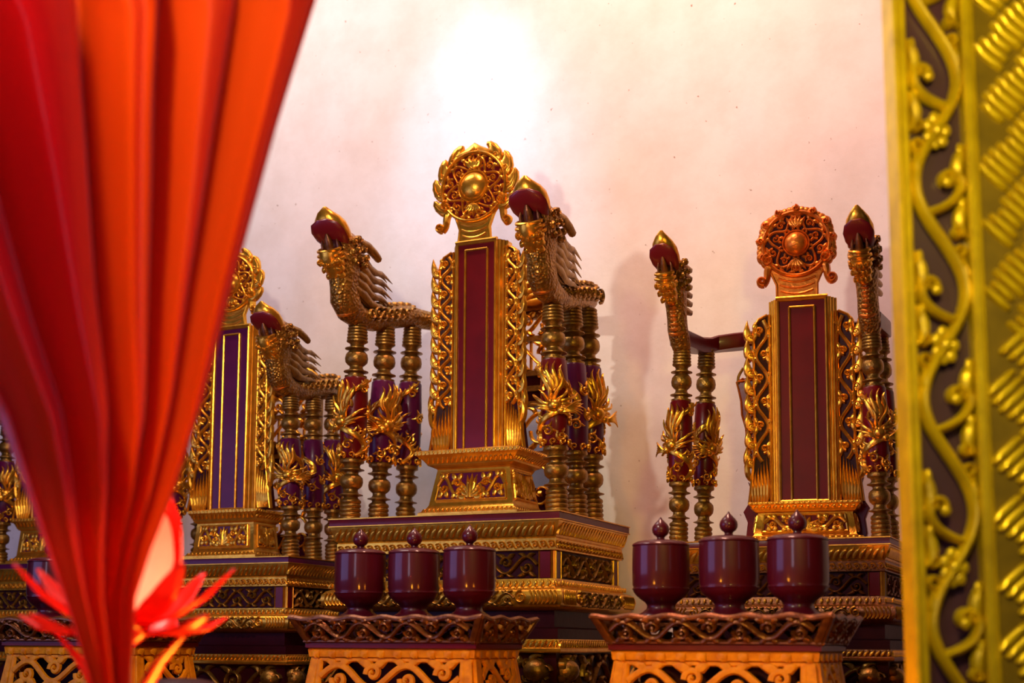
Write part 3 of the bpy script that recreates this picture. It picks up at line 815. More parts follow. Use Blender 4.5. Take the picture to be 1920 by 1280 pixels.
def make_tablet(name, label, loc, yaw, P):
    t = thing(name, label, 'ancestor tablet', loc, yaw, 'ancestor tablets standing on the thrones')
    G = P['gold']; zp = P['zp']; zh = P['zh']; hb = P['hb']
    chw, fhw_t, fhw_b = P['cornice'], P['face_t'], P['face_b']
    d = P['depth']
    # plinth: face, cornice and base moulding
    m = MB()
    fz0, fz1 = zp*0.22, zp*0.74
    m.rect(fhw_t, 0, d, [(fhw_b-fhw_t+.020, 0), (fhw_b-fhw_t+.020, zp*.10), (fhw_b-fhw_t+.008, zp*.14), (fhw_b-fhw_t, fz0), (0, fz1), (.003, zp*.76)])
    pli = obj('plinth', m, G, t)
    m = MB(); o = chw-fhw_t
    m.rect(fhw_t, 0, d, [(.004, zp*.76), (o*.45, zp*.80), (o*.5, zp*.84), (o*.9, zp*.92), (o, zp*.935), (o, zp*.985), (o-.003, zp)])
    cn = obj('plinth_cornice', m, G, t)
    m = MB()
    for sd in sides(fhw_t, 0, d, o):
        gadroons(m, sd[3], .0, zp*.05, int(sd[3]/.011), side_place(sd, zp*.935), .5, .0035, .0025)
    for sd in sides(fhw_t, 0, d, o*.5):
        gadroons(m, sd[3], .0, zp*.10, int(sd[3]/.013), side_place(sd, zp*.83, .75), .6, .0042, .003)
    for sd in sides(fhw_t, 0, d, fhw_b-fhw_t+.014):
        gadroons(m, sd[3], .0, zp*.07, int(sd[3]/.012), side_place(sd, zp*.10, -.5), .7, .004, .003)
    obj('carved_leaves', m, G, cn, 50)
    tl = atan2(fhw_b-fhw_t, fz1-fz0)
    fm = MB(); cm = MB(); frm = MB()
    for sd in sides(fhw_t, 0, d, fhw_b-fhw_t):
        pl = side_place(sd, fz0, -tl)
        H = (fz1-fz0)/cos(tl); L = sd[3]; q = (fhw_b-fhw_t)
        a, b = .018, L-.018
        fm.prism([(a, H*.14), (b, H*.14), (b-q*.7, H*.88), (a+q*.7, H*.88)], -.004, .0012, pl)
        for e in ([(a, H*.12), (b, H*.12)], [(a+q*.7, H*.9), (b-q*.7, H*.9)], [(a, H*.12), (a+q*.7, H*.9)], [(b, H*.12), (b-q*.7, H*.9)]):
            frm.ribbon(e, .0030, .005, pl)
        cpl = (lambda pl, L, H: (lambda u, v, w=0.0: pl(u+L/2, v+H*.16, w)))(pl, L, H)
        palmette(cm, (L/2-.026)*.45, H*.72, cpl, 3, .0062, .008)
        for sg in (-1, 1):
            q2 = (lambda cpl, H, sg, L: (lambda u, v, w=0.0: cpl(sg*((L/2-.022)-v), u+H*.36, w)))(cpl, H, sg, L)
            rinceau(cm, (L/2-.022)*.74, H*.33, 2, q2, .0052, .008, 3)
    obj('panel_ground', fm, P['panel_ground'], pli); obj('panel_moulding', frm, G, pli); obj('panel_carving', cm, G, pli, 50)
    # tablet body: bevelled box, recessed lacquer panel, two gilt frames
    yf = P['yf']; dep = .050
    m = MB()
    vs = [(-hb, yf, zp), (hb, yf, zp), (hb+.016, yf+.024, zp), (hb+.016, yf+dep, zp), (-hb-.016, yf+dep, zp), (-hb-.016, yf+.024, zp)]
    n = 6; zt2 = zh
    m.add(vs + [(x, y, zt2) for x, y, z in vs], [(5, 4, 3, 2, 1, 0), tuple(range(6, 12))] + [(i, (i+1) % n, n+(i+1) % n, n+i) for i in range(n)])
    body = obj('tablet_body', m, G, t, 20)
    m = MB()
    fp = plane((0, yf, 0), (1, 0, 0), (0, 0, 1), (0, -1, 0))
    m.prism([(-hb+.005, zp+.001), (hb-.005, zp+.001), (hb-.005, zh-.006), (-hb+.005, zh-.006)], -.002, .0015, fp)
    obj('lacquer_field', m, P['field'], body)
    m = MB()
    iw = P['iw']
    m.prism([(-iw, zp+.004), (iw, zp+.004), (iw, zh-.024), (-iw, zh-.024)], -.002, .003, fp, .0008)
    obj('name_panel', m, P['panel'], body)
    m = MB()
    for a, h_, ww, zl, zu in ((hb-.004, .007, .0038, zp+.002, zh-.004), (iw+.003, .007, .0034, zp+.003, zh-.021)):
        for e in ([(-a, zl), (-a, zu)], [(a, zl), (a, zu)], [(-a, zu), (a, zu)], [(-a, zl), (a, zl)]):
            m.ribbon(e, ww, h_, fp)
    m.ribbon([(-hb, zh), (hb, zh)], .005, .010, fp)
    for sg in (-1, 1):
        for q in (.25, .6, .95):
            p0 = Vector((sg*(hb+.016*q), yf+.024*q, 0))
            m.tube([p0 + Vector((0, 0, zp)), p0 + Vector((0, 0, zh))], [.0028, .0028], 6)
    obj('gilt_frame', m, G, body)
    # side wings with pierced vine and flame edge
    wb, wt = P['wing']
    zw = zh - P.get('wdrop', .015)
    for sg in (-1, 1):
        ca = radians(P.get('sweep', 12))
        pl = plane((sg*(hb+.015), yf+.020, zp), (sg*cos(ca), -sin(ca), 0), (0, 0, 1), (-sg*sin(ca), -cos(ca), 0))
        H = zw-zp
        def edge(v):
            s_ = v/H
            base = wt + (wb-wt)*max(0, 1-s_/.33)**1.3
            if s_ > .90: base *= sqrt(max(0.0, 1-((s_-.90)/.10)**2))*.75+.25
            return base
        out = [(0, 0)] + [(edge(H*i/40), H*i/40) for i in range(41)] + [(0, H)]
        m = MB(); m.prism(out, -.012, .0, pl, .001)
        wg = obj('side_wing', m, P['wing_ground'], t)
        m = MB()
        m.ribbon([(edge(H*i/40)-.003, H*i/40) for i in range(41)], .0034, .008, pl)
        m.ribbon([(.003, 0), (.003, H)], .0036, .008, pl)
        # vine from above the leaf spray to the top
        zv = H*.22
        q = (lambda pl, edge, zv: (lambda u, v, w=0.0: pl(edge(v+zv)*.5 + u, v+zv, w)))(pl, edge, zv)
        rinceau(m, H-zv-.012, wt*.44, P.get('bays', 9), q, .0046, .008, 21)
        # spray of long leaves at the bottom
        for k in range(6):
            u0 = .006 + (wb-.014)*k/5
            m.ribbon(bez((wb*.25+.006*k, .004), (u0*.8+.004, H*.05), (u0+.004, H*.11), (u0*.72+.008, H*(.25-.02*k)), 12), leafw(.0048), .008, pl)
        # flame tongues along the outer edge
        nf = P.get('flames', 9)
        for k in range(nf):
            v = H*(.20 + .76*(k+.3)/nf); e0 = edge(v)
            hh = H*.76/nf
            m.ribbon(bez((e0-.002, v-hh*.3, -.003), (e0+.010, v-hh*.2, -.003), (e0+.014, v+hh*.2, -.002), (e0+P['flame_w']*1.3, v+hh*.85, -.002), 9), leafw(.0098), .010, pl)
            m.ribbon(spiral(e0+.003, v-hh*.12, .0065, .0015, 0, 1.2, 12), .0024, .009, pl, .0016)
        m.ribbon(bez((edge(H*.2), H*.12, -.002), (edge(H*.2)+.016, H*.15, -.002), (edge(H*.2)+.012, H*.24, -.002), (edge(H*.25)+.003, H*.30, -.002), 10), leafw(.006), .010, pl)
        obj('wing_carving', m, G, wg, 50)
    # crest: neck, pierced disc, boss, flame border
    CG = P['crest_gold']; R = P['R']; zc = P['zc']; yc = yf + .002
    cp = plane((-.010, yc, 0), (1, 0, 0), (0, 0, 1), (0, -1, 0))
    m = MB()
    nk = P['neck']
    zb = zc - R*0.80
    out = [(-hb*.80, zh), (hb*.80, zh), (nk*1.05, zh+(zb-zh)*.55), (nk*1.35, zb), (R*.80, zb+R*.25), (R*.4, zc-R*.5), (-R*.4, zc-R*.5), (-R*.80, zb+R*.25), (-nk*1.35, zb), (-nk*1.05, zh+(zb-zh)*.55)]
    m.prism(out, -.012, -.002, cp, .002)
    cr = obj('crest_neck', m, CG, t)
    m = MB()
    for k in range(4):
        wv = nk*(.95-.05*k); z_ = zh + (zb-zh)*(.95-.22*k)
        m.ribbon([(wv*s_, z_ - (.011-.001*k)*(1-s_*s_), -.002) for s_ in [j/5-1 for j in range(11)]], .0028, .004, cp)
    for sg in (-1, 1):
        m.ribbon([(sg*hb*.78, zh+.004, -.003), (sg*nk*1.0, zh+(zb-zh)*.5, -.003), (sg*nk*1.28, zb-.004, -.003)], .003, .004, cp)
        # hanging volutes on either side
        e = P['ear']
        m.ribbon(bez((sg*R*.72, zc-R*.55, -.006), (sg*R*1.02, zc-R*.75, -.006), (sg*R*.80, zc-R*1.0, -.006), (sg*R*1.02, zc-R*1.18*e, -.006), 14), lambda t_: .011-.005*t_, .013, cp)
        m.ribbon(spiral(sg*R*1.05, zc-R*1.15*e+.006, .011, .002, -pi*.5-.4*sg, sg*1.3, 18), .0045, .013, cp, .003)
        m.ribbon(spiral(sg*R*.86, zc-R*.48, .014, .002, pi*.5, -sg*1.4, 18), .0042, .013, cp, .003)
    obj('crest_volutes', m, CG, cr, 50)
    m = MB(); n = 40
    m.prism([(R*.94*cos(2*pi*k/n), zc+R*.94*sin(2*pi*k/n)) for k in range(n)], -.010, .002, cp, .001)
    disc = obj('crest_disc', m, P['disc'], t)
    m = MB()
    m.ribbon([(R*cos(2*pi*k/48), zc+R*sin(2*pi*k/48)) for k in range(49)], .0048, .010, cp)
    rp = lambda u, v, w=0.0: cp((R*.69+u)*cos(v/(R*.69)), zc+(R*.69+u)*sin(v/(R*.69)), w)
    rinceau(m, 2*pi*R*.69, R*.235, P.get('cbays', 12), rp, .0034, .008, 31)
    for a in ((pi/2, -pi/2) if P['lobes'] == 'flame' else (pi/2, -pi/2)):
        for k in range(-2, 3):
            m.ribbon(bez((R*.50*cos(a), zc+R*.50*sin(a), .003), (R*.6*cos(a+.1*k), zc+R*.6*sin(a+.1*k), .003), (R*.75*cos(a+.16*k), zc+R*.75*sin(a+.16*k), .003), (R*.90*cos(a+.17*k), zc+R*.90*sin(a+.17*k), .003), 7), leafw(.0055), .008, cp)
    obj('disc_carving', m, CG, disc, 50)
    m = MB()
    br = P['boss']
    lp = lambda x, y, z: cp(x, zc+y, z)
    m.lathe([(br*1.16, -.002), (br*1.18, .007), (br*1.12, .010), (br*1.04, .008), (br*1.02, .004), (br*.98, .007), (br*.85, .014), (br*.6, .020), (br*.3, .0235), (br*.02, .0245)], 28, place=lp)
    obj('boss', m, P['boss_mat'], disc, 60)
    # border of flames or cloud lobes
    m = MB()
    if P['lobes'] == 'flame':
        for sg in (-1, 1):
            for a in (58, 30, 2, -26):
                a = radians(a)
                lob = [(a-.30, .96), (a-.31, 1.10), (a-.25, 1.20), (a-.12, 1.29), (a+.04, 1.36), (a+.18, 1.38), (a+.27, 1.33), (a+.26, 1.24), (a+.18, 1.16), (a+.14, 1.10), (a+.17, 1.04), (a+.20, .96)]
                m.prism([(sg*R*r_*cos(th), zc+R*r_*sin(th)) for th, r_ in lob], -.010, .002, cp, .003)
                m.ribbon([(sg*R*r_*cos(th), zc+R*r_*sin(th), .002) for th, r_ in ((a-.20, 1.08), (a-.14, 1.17), (a-.02, 1.24), (a+.14, 1.29))], leafw(.0045), .004, cp)
                m.ribbon(spiral(sg*R*1.07*cos(a-.12), zc+R*1.07*sin(a-.12), .008, .002, 0, sg*1.2, 12), .0026, .006, cp, .002)
        tip = [(-.050, zc+R*.93), (-.038, zc+R*1.06), (-.018, zc+R*1.17), (0, zc+R*1.30), (.018, zc+R*1.17), (.038, zc+R*1.06), (.050, zc+R*.93)]
        m.prism(tip, -.010, .004, cp, .003)
        for k in range(-3, 4):
            m.ribbon([(k*.005, zc+R*1.0, .004), (k*.006, zc+R*1.08-.002*abs(k), .004), (k*.004, zc+R*1.2-.004*abs(k), .004)], leafw(.0032), .004, cp)
    else:
        for k in range(9):
            a = pi/2 + (k-4)*radians(27.5)
            big = 1.25 if k in (0, 8, 2, 6) else 1.0
            c = (R*1.10*cos(a), zc+R*1.10*sin(a))
            for j in range(3):
                b = a + (j-1)*.17
                c2 = (R*1.06*cos(b), zc+R*1.06*sin(b))
                rr = R*(.17 if j == 1 else .135)*big
                m.prism([(c2[0]+rr*cos(2*pi*q/16), c2[1]+rr*sin(2*pi*q/16)) for q in range(16)], -.010, .004 + .002*(j == 1), cp, .004)
            m.ribbon(spiral(c[0], c[1], R*.11, R*.02, a, 1.3*(1 if k > 4 else -1), 16), .0030, .012, cp, .002)
    obj('crest_border', m, CG, cr, 50)
    return t

# ------------------------------------------------------------------ thrones and tablets, placed in a row
S_L, S_R = 0.84, 0.79
O_L = Vector((-0.757, 3.398, ZC + 0.215)); O_R = Vector((0.556, 2.790, ZC + 0.222))
O_F = O_L - Rv*0.62
make_throne('dragon_throne', 'largest gilt throne in the middle, dragon heads rearing on both arms, scaly carved arm rail',
            O_C, 1.0, 0.60, 'gold', RED, .0)
tl = make_throne('dragon_throne', 'gilt dragon throne with purple lacquered columns, half hidden by the red drape',
                 O_L, S_L, (O_L.z)/S_L, 'gold', PURPLE, .0)
tf = copy_tree(tl); tf.location = O_F
tf['label'] = 'farthest left throne, only a sliver of it showing beyond the red drape'
make_throne('dragon_throne', 'throne with plain red arm boards and narrow dragon heads, beside the gilded screen',
            O_R, S_R, (O_R.z)/S_R, 'red', RED, .0)

def local(O, x, y, z=0.0): return O + Rv*x + Bv*y + Vector((0, 0, z))

make_tablet('ancestor_tablet', 'tall gilt tablet with red panel under a pierced sun-disc crest, on the middle throne', local(O_C, .018, .085), -YAW,
    dict(gold=GOLD, zp=.168, zh=.688, hb=.056, cornice=.138, face_t=.097, face_b=.112, depth=.125, yf=.010, iw=.027, wing=(.062, .041), flame_w=.011,
         field=RED, panel=RED, panel_ground=PURPLE, wing_ground=MAROON, crest_gold=GOLD, R=.087, zc=.828, neck=.040, ear=1.0, disc=RED, boss=.036, boss_mat=GOLD,
         lobes='flame', bays=10, flames=10, sweep=14))
tb = make_tablet('ancestor_tablet', 'bright gilt tablet with violet panel, partly covered by the right edge of the red drape', local(O_L, -.028, .075), -YAW,
    dict(gold=GOLD, zp=.135, zh=.625, hb=.058, cornice=.108, face_t=.090, face_b=.096, depth=.10, yf=.010, iw=.022, wing=(.066, .042), flame_w=.011,
         field=PURPLE, panel=PURPLE, panel_ground=PURPLE, wing_ground=MAROON, crest_gold=GOLD, R=.074, zc=.745, neck=.040, ear=1.0, disc=RED, boss=.030, boss_mat=GOLD,
         lobes='flame', bays=9, flames=9, sweep=14))
t2 = copy_tree(tb); t2.location = local(O_F, -.028, .075)
t2['label'] = 'farthest left gilt tablet, only its left wing and plinth showing beyond the drape'
make_tablet('ancestor_tablet', 'tablet with dark red panel and copper-orange disc crest of cloud lobes, on the right throne', local(O_R, .038, .10), -YAW + radians(8),
    dict(gold=GOLD, zp=.092, zh=.545, hb=.056, cornice=.118, face_t=.100, face_b=.108, depth=.10, yf=.012, iw=.024, wing=(.054, .040), flame_w=.008,
         field=RED, panel=RED, panel_ground=RED, wing_ground=MAROON, crest_gold=COPPER, R=.072, zc=.668, neck=.044, ear=1.05, disc=MAROON, boss=.026, boss_mat=COPPER,
         lobes='cloud', bays=6, flames=8, sweep=8, cbays=10, wdrop=.03))

# ------------------------------------------------------------------ offering stands
ST_W, ST_D, ST_H = 0.43, 0.26, 0.358
def make_stand(label, corner, mat, rim):
    loc = Vector((corner[0], corner[1], 0)) - Rv*(ST_W/2)
    t = thing('offering_stand', label, 'offering stand', loc, -YAW, 'openwork offering stands in front of the thrones')
    hw = ST_W/2; d = ST_D; H = ST_H
    b = hw-.034; f0, f1 = .034, d-.034            # lower body, set in from the flaring rim
    m = MB(); m.box(-hw+.012, hw-.012, .012, d-.012, H-.012, H-.003)
    obj('tray_top', m, MAROON, t)
    # flaring pierced rim with a wavy top edge: four corner posts, top rail, vine
    m = MB(); rm = MB()
    zr0, zr1 = H-.052, H
    faces = [((-hw, 0), (1, 0), (0, -1), 2*hw), ((hw, 0), (0, 1), (1, 0), d), ((hw, d), (-1, 0), (0, 1), 2*hw), ((-hw, d), (0, -1), (-1, 0), d)]
    ins = .026; tilt = atan2(ins, zr1-zr0); hgt = (zr1-zr0)/cos(tilt)
    for (x, y), U, N, L in faces:
        o0 = (x - N[0]*ins, y - N[1]*ins)
        pl = side_place((o0, U, N, L), zr0, tilt)
        top = []; K = 60
        nw = max(3, round(L/.075))
        for i in range(K+1):
            u = L*i/K; top.append((u, hgt - .004 - .005*(0.5-0.5*cos(2*pi*nw*i/K))))
        m.ribbon(top, .0045, .007, pl)
        m.ribbon([(ins*.9, .003), (L-ins*.9, .003)], .0035, .007, pl)
        for u0, u1 in ((ins+.006, .006), (L-ins-.006, L-.006)): m.ribbon([(u0, 0), (u1, hgt-.004)], .008, .007, pl)
        q = (lambda pl, L: (lambda u, v, w=0.0: pl(v+.034, u+hgt*.47, w)))(pl, L)
        rinceau(rm, L-.068, hgt*.38, max(3, round((L-.068)/.050)), q, .0048, .009, 41)
    r = obj('tray_rim', m, rim, t); obj('rim_vine', rm, rim, r, 50)
    m = MB(); m.rect(b, f0, f1, [(.006, zr0-.014), (.010, zr0-.012), (.010, zr0-.003), (.006, zr0)])
    obj('slab', m, RED, t)
    m = MB(); m.rect(b, f0, f1, [(-.002, zr0-.032), (.004, zr0-.030), (.006, zr0-.016), (.004, zr0-.014)])
    mo = obj('moulding', m, mat, t)
    m = MB()
    for sd in sides(b, f0, f1, .0055): gadroons(m, sd[3], .001, .014, max(4, int(sd[3]/.034)), side_place(sd, zr0-.031), 1.0, .010, .003)
    obj('carved_leaves', m, mat, mo, 50)
    # openwork box below, splayed outwards, with posts, rails and pierced panels
    zb1 = zr0-.032; zb0 = zb1-.072
    tl_ = radians(-9)
    m = MB(); pm = MB(); bm = MB()
    for (x, y), U, N, L in [((-b, f0), (1, 0), (0, -1), 2*b), ((b, f0), (0, 1), (1, 0), f1-f0), ((b, f1), (-1, 0), (0, 1), 2*b), ((-b, f1), (0, -1), (-1, 0), f1-f0)]:
        e = (zb1-zb0)*math.tan(-tl_)
        o0 = (x + N[0]*e, y + N[1]*e)
        pl = side_place((o0, U, N, L), zb0, tl_); h_ = (zb1-zb0)/cos(tl_)
        for u0, u1 in ((-e*.3+.006, .010), (L+e*.3-.006, L-.010)): m.prism([(u0-.010, 0), (u0+.010, 0), (u1+.008, h_), (u1-.008, h_)], -.012, .004, pl, .001)
        m.prism([(-e*.5, 0), (L+e*.5, 0), (L+e*.5, .009), (-e*.5, .009)], -.012, .002, pl, .001)
        m.prism([(0, h_-.007), (L, h_-.007), (L, h_), (0, h_)], -.012, .002, pl, .001)
        # pierced panel: rectangular field of flat-cut vine
        a, c = .020, L-.020
        for u in (a, c):
            pm.ribbon([(u, .004), (u, h_-.004)], .008, .004, pl)
        q = (lambda pl, h_: (lambda u, v, w=0.0: pl(v+.026, u+h_*.5, w)))(pl, h_)
        rinceau(pm, L-.052, h_*.42, max(2, round((L-.052)/.075)), q, .0072, .006, 51)
    bx = obj('box_frame', m, mat, t); obj('pierced_panel', pm, mat, bx, 50)
    m = MB(); m.box(-b+.03, b-.03, f0+.05, f1-.03, zb0, zb1-.002)
    obj('inner_core', m, MAROON, t)
    # lower tiers down to the dais
    m = MB(); m.rect(b, f0, f1, [(.030, 0), (.030, .02), (.012, .04), (.010, zb0-.03), (.020, zb0-.02), (.020, zb0)])
    obj('base_tier', m, MAROON, t)
    return t
C_C = (-0.055, 2.50); C_R = (0.533, 2.22); C_L = (-0.790, 2.83)
make_stand('orange-gilt openwork stand with scalloped brown rim, in front of the middle throne', C_C, STANDGOLD, BROWN)
make_stand('orange-gilt openwork stand with scalloped rim, in front of the right throne', C_R, STANDGOLD, BROWN)
make_stand('openwork stand at lower left, mostly behind the drape and the lotus lamp', C_L, STANDGOLD, BROWN)

# ------------------------------------------------------------------ lidded offering cups
def cup_meshes():
    k = 0.053/183.0
    m = MB()
    body = [(150, 0), (152, 6), (146, 14), (118, 30), (96, 48), (90, 62), (92, 76), (104, 92), (132, 112), (160, 136), (176, 158), (180, 170), (184, 174), (184, 180), (178, 184),
            (177, 188), (183, 205), (184, 300), (183, 400), (181, 448), (176, 452)]
    m.lathe([(r*k, z*k) for r, z in body], 40)
    mb_ = m.mesh('cup_body', CUPRED, 40)
    m = MB(); lid = [(176, 450), (183, 452), (184, 460), (176, 470), (150, 482), (110, 489), (50, 493), (30, 496)]
    m.lathe([(r*k, z*k) for r, z in lid], 40); ml = m.mesh('lid', CUPRED, 40)
    m = MB(); fin = [(30, 494), (26, 500), (24, 508), (30, 516), (44, 526), (53, 542), (56, 560), (52, 580), (40, 598), (24, 614), (11, 628), (2, 642)]
    m.lathe([(r*k, z*k) for r, z in fin], 24); mf = m.mesh('finial', CUPRED, 50)
    return mb_, ml, mf
CUP = cup_meshes()
def cup(label, px, corner, y, s=1.0):
    base = Vector((corner[0], corner[1], 0)); p0 = base + Bv*y
    u = (px - PX0)/FPX - 0.0
    # slide along the stand until the cup stands at image column px
    best = min((abs(((p0 - Rv*q).x/((p0 - Rv*q).y)) - u), q) for q in [i*.001 for i in range(0, 430)])
    p = p0 - Rv*best[1]
    t = thing('offering_cup', label, 'lidded cup', (p.x, p.y, ST_H-.003), 0, 'crimson lidded cups on the offering stands', s)
    b = inst('cup_body', CUP[0], t); l = inst('lid', CUP[1], t); inst('finial', CUP[2], l)
    t.rotation_euler = (0, 0, random.uniform(0, 6))
    return t
cup('crimson lidded cup, leftmost of the three in front of the middle throne', 676, C_C, .13)
cup('crimson lidded cup between two others in front of the middle throne', 777, C_C, .15)
cup('crimson lidded cup, rightmost of the three in front of the middle throne', 881, C_C, .13, 1.0)
cup('crimson lidded cup, leftmost of the three in front of the right throne', 1240, C_R, .13)
cup('crimson lidded cup between two others in front of the right throne', 1368, C_R, .13, 1.03)
cup('crimson lidded cup, rightmost of the three in front of the right throne', 1497, C_R, .12, 1.02)
cup('purple-sheened lidded cup at the far left, its right half behind the drape', 96, C_L, .13)

# ------------------------------------------------------------------ gilded screen on the right
Y_S = 1.55
def make_screen():
    A = at(1667, 0, Y_S); Bq = at(1712, 1280, Y_S)
    pxm = Y_S/FPX                              # metres per photo pixel here
    t = thing('gilded_screen', 'bright yellow gilded carved screen with vine border and woven lattice at the right edge', 'carved screen',
              (at(1722, 800, Y_S).x, Y_S, 0), radians(3))
    t.rotation_euler[1] = -.012
    H = 1.22
    X = lambda px: (px-1688)*pxm
    def fpl(u0, w0=0.0): return plane((u0, -w0, 0), (1, 0, 0), (0, 0, 1), (0, -1, 0))
    m = MB(); m.box(X(1682), X(2150), .004, .022, 0, H); obj('backing_board', m, VIOLET, t)
    m = MB()
    for a, b, h in ((1668, 1680, .020), (1678, 1698, .012), (1806, 1826, .015), (1822, 1836, .009)):
        m.prism([(X(a), 0), (X(b), 0), (X(b), H), (X(a), H)], -.02, h, fpl(0), .003)
    m.prism([(X(2120), 0), (X(2150), 0), (X(2150), H), (X(2120), H)], -.02, .015, fpl(0), .003)
    obj('border_moulding', m, YGOLD, t)
    # vine: long S stem with curls
    m = MB(); uc = X(1752); hw = 52*pxm; P = 215*pxm
    pl = fpl(uc)
    z0 = .02; n = round((H-.04)/P); P = (H-.04)/n
    stem = []
    for i in range(n*14+1):
        v = z0 + P*i/14
        stem.append((-hw*.86*sin(pi*(v-z0)/P + .5), v, .004))
    m.ribbon(stem, 11*pxm, .012, pl)
    for i in range(n):
        v = z0 + P*(i+.36); ph = sin(pi*(v-z0)/P + .5); sg = 1 if ph > 0 else -1
        c = (sg*hw*.30, v)
        m.ribbon(bez((-ph*hw*.70, v-P*.30, .002), (sg*hw*.25, v-P*.26, .005), (sg*hw*.95, v-P*.14, .006), (sg*hw*.80, v+P*.02, .006), 14), 9*pxm, .012, pl)
        m.ribbon(spiral(sg*hw*.42, v+P*.02, hw*.38, hw*.20, 0 if sg > 0 else pi, sg*.62, 16), 9*pxm, .013, pl, 8*pxm)
        ea = (0 if sg > 0 else pi) + sg*.62*2*pi
        m.ell(pl(sg*hw*.42 + hw*.20*cos(ea), v+P*.02 + hw*.20*sin(ea), .012), (11*pxm, 8*pxm, 11*pxm), 12, 8)
        m.ribbon(bez((-ph*hw*.8, v+P*.05, .004), (-sg*hw*.95, v+P*.16, .006), (-sg*hw*.6, v+P*.22, .006), (-sg*hw*.95, v+P*.30, .004), 9), leafw(9*pxm), .011, pl)
        m.ribbon(spiral(-sg*hw*.70, v+P*.36, 13*pxm, 5*pxm, -pi/2, -sg*.8, 14), 6*pxm, .012, pl, 5*pxm)
    for i in range(n):      # acanthus hugging the borders between the hooks
        for k in range(2):
            v = z0 + P*(i + .05 + .5*k); ph = sin(pi*(v-z0)/P + .5); sg = 1 if ph > 0 else -1
            m.ribbon(bez((sg*hw*1.0, v-P*.20, .001), (sg*hw*.55, v-P*.10, .004), (sg*hw*.75, v+P*.02, .005), (sg*hw*.98, v+P*.16, .002), 10), lambda t_: 12*pxm*sin(pi*(.1+.8*t_)), .010, pl)
            m.ribbon(spiral(sg*hw*.72, v-P*.16, 12*pxm, 4*pxm, pi/2, sg*1.1, 14), 5*pxm, .013, pl, 4*pxm)
            m.ell(pl(sg*hw*.82, v+P*.10, .008), (7*pxm, 6*pxm, 16*pxm), 10, 6)
    for i in range(n):      # flower clusters where the stem crosses
        v = z0 + P*(i+.84)
        if i % 2: continue
        for k in range(7):
            a = 2*pi*k/7
            m.ell(pl(18*pxm*cos(a), v+26*pxm*sin(a), .008), (11*pxm, 6*pxm, 13*pxm), 10, 6)
        m.ell(pl(0, v, .012), (12*pxm, 8*pxm, 14*pxm), 10, 6)
    obj('vine_carving', m, YGOLD, t, 50)
    # woven lattice panel
    m = MB(); m.box(X(1838), X(2122), -.002, .006, 0, H); lat = obj('lattice_ground', m, material('olive_gilding', (0.24, 0.145, 0.002), .45, .2, noise=.4, nscale=30), t)
    bar = MB()
    L = 38*pxm
    bar.ribbon([(0, -L), (0, -L*.8), (0, -L*.3), (0, L*.3), (0, L*.8), (0, L)], lambda t_: 8.6*pxm*(sin(pi*(.08+.84*t_)))**.5, .007, plane((0, 0, 0), (1, 0, 0), (0, 0, 1), (0, -1, 0)))
    bme = bar.mesh('lattice_bar', YGOLD, 50)
    zmid = at(1880, 640, Y_S).z
    for half in (0, 1):
        ang = radians(48 if half else -48)          # bars lean one way above the middle, the other way below
        e1 = (sin(ang), cos(ang)); e2 = (cos(ang), -sin(ang))
        for a in range(-30, 31):
            for b_ in range(-60, 61):
                jit = (7*a + 3*b_) % 5
                u = X(1890) + e1[0]*a*80*pxm + e2[0]*b_*20*pxm
                v = zmid + e1[1]*a*80*pxm + e2[1]*b_*20*pxm
                if (v > zmid) == bool(half): continue
                if u < X(1853) or u > X(2104) or v > min(H-.03, at(1880, -260, Y_S).z) or v < at(1880, 1420, Y_S).z: continue
                o = inst('lattice_bar', bme, lat, (u, -.002, v)); o.rotation_euler = (0, ang, 0)
                o.scale = (1 - .08*(jit % 2), 1, 1 - .12*(jit == 3) - .3*(jit == 1))
    return t
make_screen()

